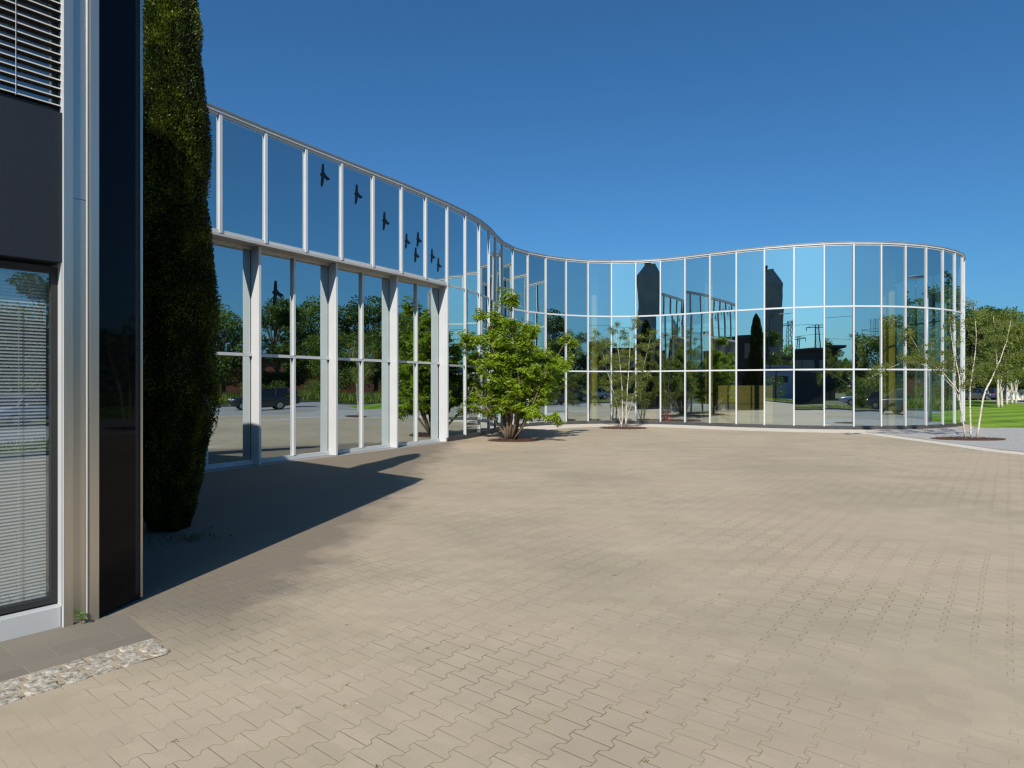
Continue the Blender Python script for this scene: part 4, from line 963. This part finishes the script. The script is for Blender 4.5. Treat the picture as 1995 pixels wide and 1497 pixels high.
for k in range(3):
    mb = MB(); mb.box((-7 + 7 * k, .03, 1.5), (3.2, .12, 3.0)); mb.build('gate', M['darkmetal'], bA)
bB = block('shed', -24, -3, -42, -33, 4.4, 'shed', 'blue grey low shed with one door mirrored beside the workshop', roofm='shed', over=.2)
mb = MB(); mb.box((4.5, .03, 1.1), (1.3, .12, 2.2)); dr = mb.build('door', M['darkmetal'], bB)
mb = MB(); mb.box((4.0, .12, 1.05), (.05, .06, .15)); mb.build('handle', M['greymetal'], dr)
for k in range(3):
    mb = MB(); mb.box((-8 + 4.0 * k, .03, 2.6), (2.2, .10, .9)); mb.build('window', M['carglass'], bB)
bC = block('brick_building', -60, -27, -60, -46, 6.8, 'brick', 'red brown brick building mirrored below the silo tower', over=.3)
for k in range(7):
    mb = MB(); mb.box((-13 + 4.2 * k, .03, 3.6), (1.6, .10, 2.0)); mb.build('window', M['carglass'], bC)
bD = block('red_hall', 84, 96, -10, 45, 6.0, 'brick', 'long red hall behind the meadow mirrored in the left wing', over=.3)
for k in range(6):
    mb = MB(); mb.box((-6.05, -4.5 - 9 * k, 3.2), (.12, 3.0, 1.6)); mb.build('window', M['carglass'], bD)
def tower(cx, cy, W_, Hs, Hp, rz, label):
    root = empty('silo_tower', (cx, cy, 0), rz); tag(root, label, 'tower', 'silo towers'); w_ = W_ / 2
    mb = MB(); mb.box((0, 0, Hs / 2 - .05), (W_, W_, Hs + .1)); mb.build('shaft', M['concrete'], root)
    mb = MB(); e_ = w_ + .12
    rings = [(e_, e_, Hs), (e_, e_, Hs + .25), (w_ * .8, w_ * .8, Hs + (Hp - Hs) * .45), (w_ * .42, w_ * .42, Hp - .3), (w_ * .42, w_ * .42, Hp)]
    vs = [(sx * a_, sy * b_, z) for a_, b_, z in rings for sx, sy in ((-1, -1), (1, -1), (1, 1), (-1, 1))]
    fs = [(i * 4 + j, i * 4 + (j + 1) % 4, (i + 1) * 4 + (j + 1) % 4, (i + 1) * 4 + j) for i in range(4) for j in range(4)] + [(0, 1, 2, 3), (16, 17, 18, 19)]
    mb.add(vs, fs); rf = mb.build('roof', M['concrete'], root)
    mb = MB(); mb.box((-.5, 0, Hp + .45), (.9, .9, 1.0), None); mb.build('vent', M['tarroof'], rf)
tower(-38.2, -58.9, 4.3, 23.6, 26.6, R(-26), 'tall grey silo tower with hipped roof mirrored in the middle pane')
tower(-34.6, -66.6, 5.4, 21.0, 24.6, R(-26), 'second grey silo tower, half hidden by a mullion in its mirror image')

def mast(x, y, H_, W_, arms, label, name='lattice_mast'):
    root = empty(name, (x, y, 0)); tag(root, label, 'mast', 'lattice masts'); mb = MB(); n = int(H_ / 1.2)
    cr = [(-1, -1), (1, -1), (1, 1), (-1, 1)]; f = lambda t: W_ / 2 * (1 - .68 * t)
    for sx, sy in cr: mb.tube([(sx * f(0), sy * f(0), 0), (sx * f(1), sy * f(1), H_)], .06, 4)
    for i in range(n):
        t0, t1 = i / n, (i + 1) / n
        for a_, b_ in zip(cr, cr[1:] + cr[:1]):
            mb.tube([(a_[0] * f(t0), a_[1] * f(t0), H_ * t0), (b_[0] * f(t1), b_[1] * f(t1), H_ * t1)], .035, 3, cap=False)
            mb.tube([(a_[0] * f(t1), a_[1] * f(t1), H_ * t1), (b_[0] * f(t1), b_[1] * f(t1), H_ * t1)], .03, 3, cap=False)
    mb.build('lattice', M['lattice'], root)
    for z, w_ in arms:
        mb = MB(); mb.tube([(-w_, 0, z), (w_, 0, z)], .09, 4); mb.tube([(-w_, 0, z), (0, 0, z + w_ * .28)], .05, 4); mb.tube([(w_, 0, z), (0, 0, z + w_ * .28)], .05, 4)
        for sx in (-1, 1): mb.tube([(sx * w_ * .95, 0, z), (sx * w_ * .95, 0, z - .9)], .08, 4)
        mb.build('cross_arm', M['lattice'], root)
mast(-43.3, -95.2, 17.2, 2.0, [(16.2, 2.6)], 'lattice mast mirrored right beside the silo tower')
mast(-12.5, -119, 15, 1.8, [(14.4, 2.2), (11.5, 1.4)], 'smaller lattice mast mirrored above the workshop roof, left one')
mast(-6.0, -106, 16.6, 1.8, [(16.0, 2.4)], 'lattice mast mirrored above the workshop roof, right one')
mast(150, -192, 29, 4.5, [(19, 8), (24, 4.5)], 'distant power pylon mirrored above the hedge trees')
mast(3, -115, 17, 1.8, [(16.2, 2.4)], 'lattice mast mirrored behind the young birch')
def cable(p0, p1, sag, label):
    mb = MB(); p0, p1 = Vector(p0), Vector(p1); mb.tube([p0.lerp(p1, t / 16) - Vector((0, 0, sag * 4 * (t / 16) * (1 - t / 16))) for t in range(17)], .03, 4)
    o = mb.build('power_cable', M['black']); tag(o, label, 'cable', 'overhead power cables')
cable((-43.3, -95.2, 15.5), (3, -115, 15.3), 1.2, 'overhead cable mirrored across the tower pane')
cable((-2, -103, 15.5), (150, -192, 19), 3, 'overhead cable running to the distant pylon in the mirrored sky')
cable((-50, -70, 15), (60, -60, 15), 2.0, 'overhead cable highest in the mirrored sky')

# far treeline behind the houses
n = 32000; th = rng.uniform(R(36), R(262), n); rr_ = rng.uniform(125, 150, n); hh = 6 + 3.5 * np.sin(th * 9) + 2.5 * np.sin(th * 23 + 1) + rng.normal(size=n) * .6
P_ = np.c_[np.sin(th) * rr_, np.cos(th) * rr_, rng.random(n) ** .7 * np.maximum(hh, 2.5)]; D = unit(rng.normal(size=(n, 3)))
tag(quads('woodland', leaf_quads(P_, D, rng.uniform(.8, 2.0, n), 1.1, .1), M['leaf_tree']), kind='stuff')
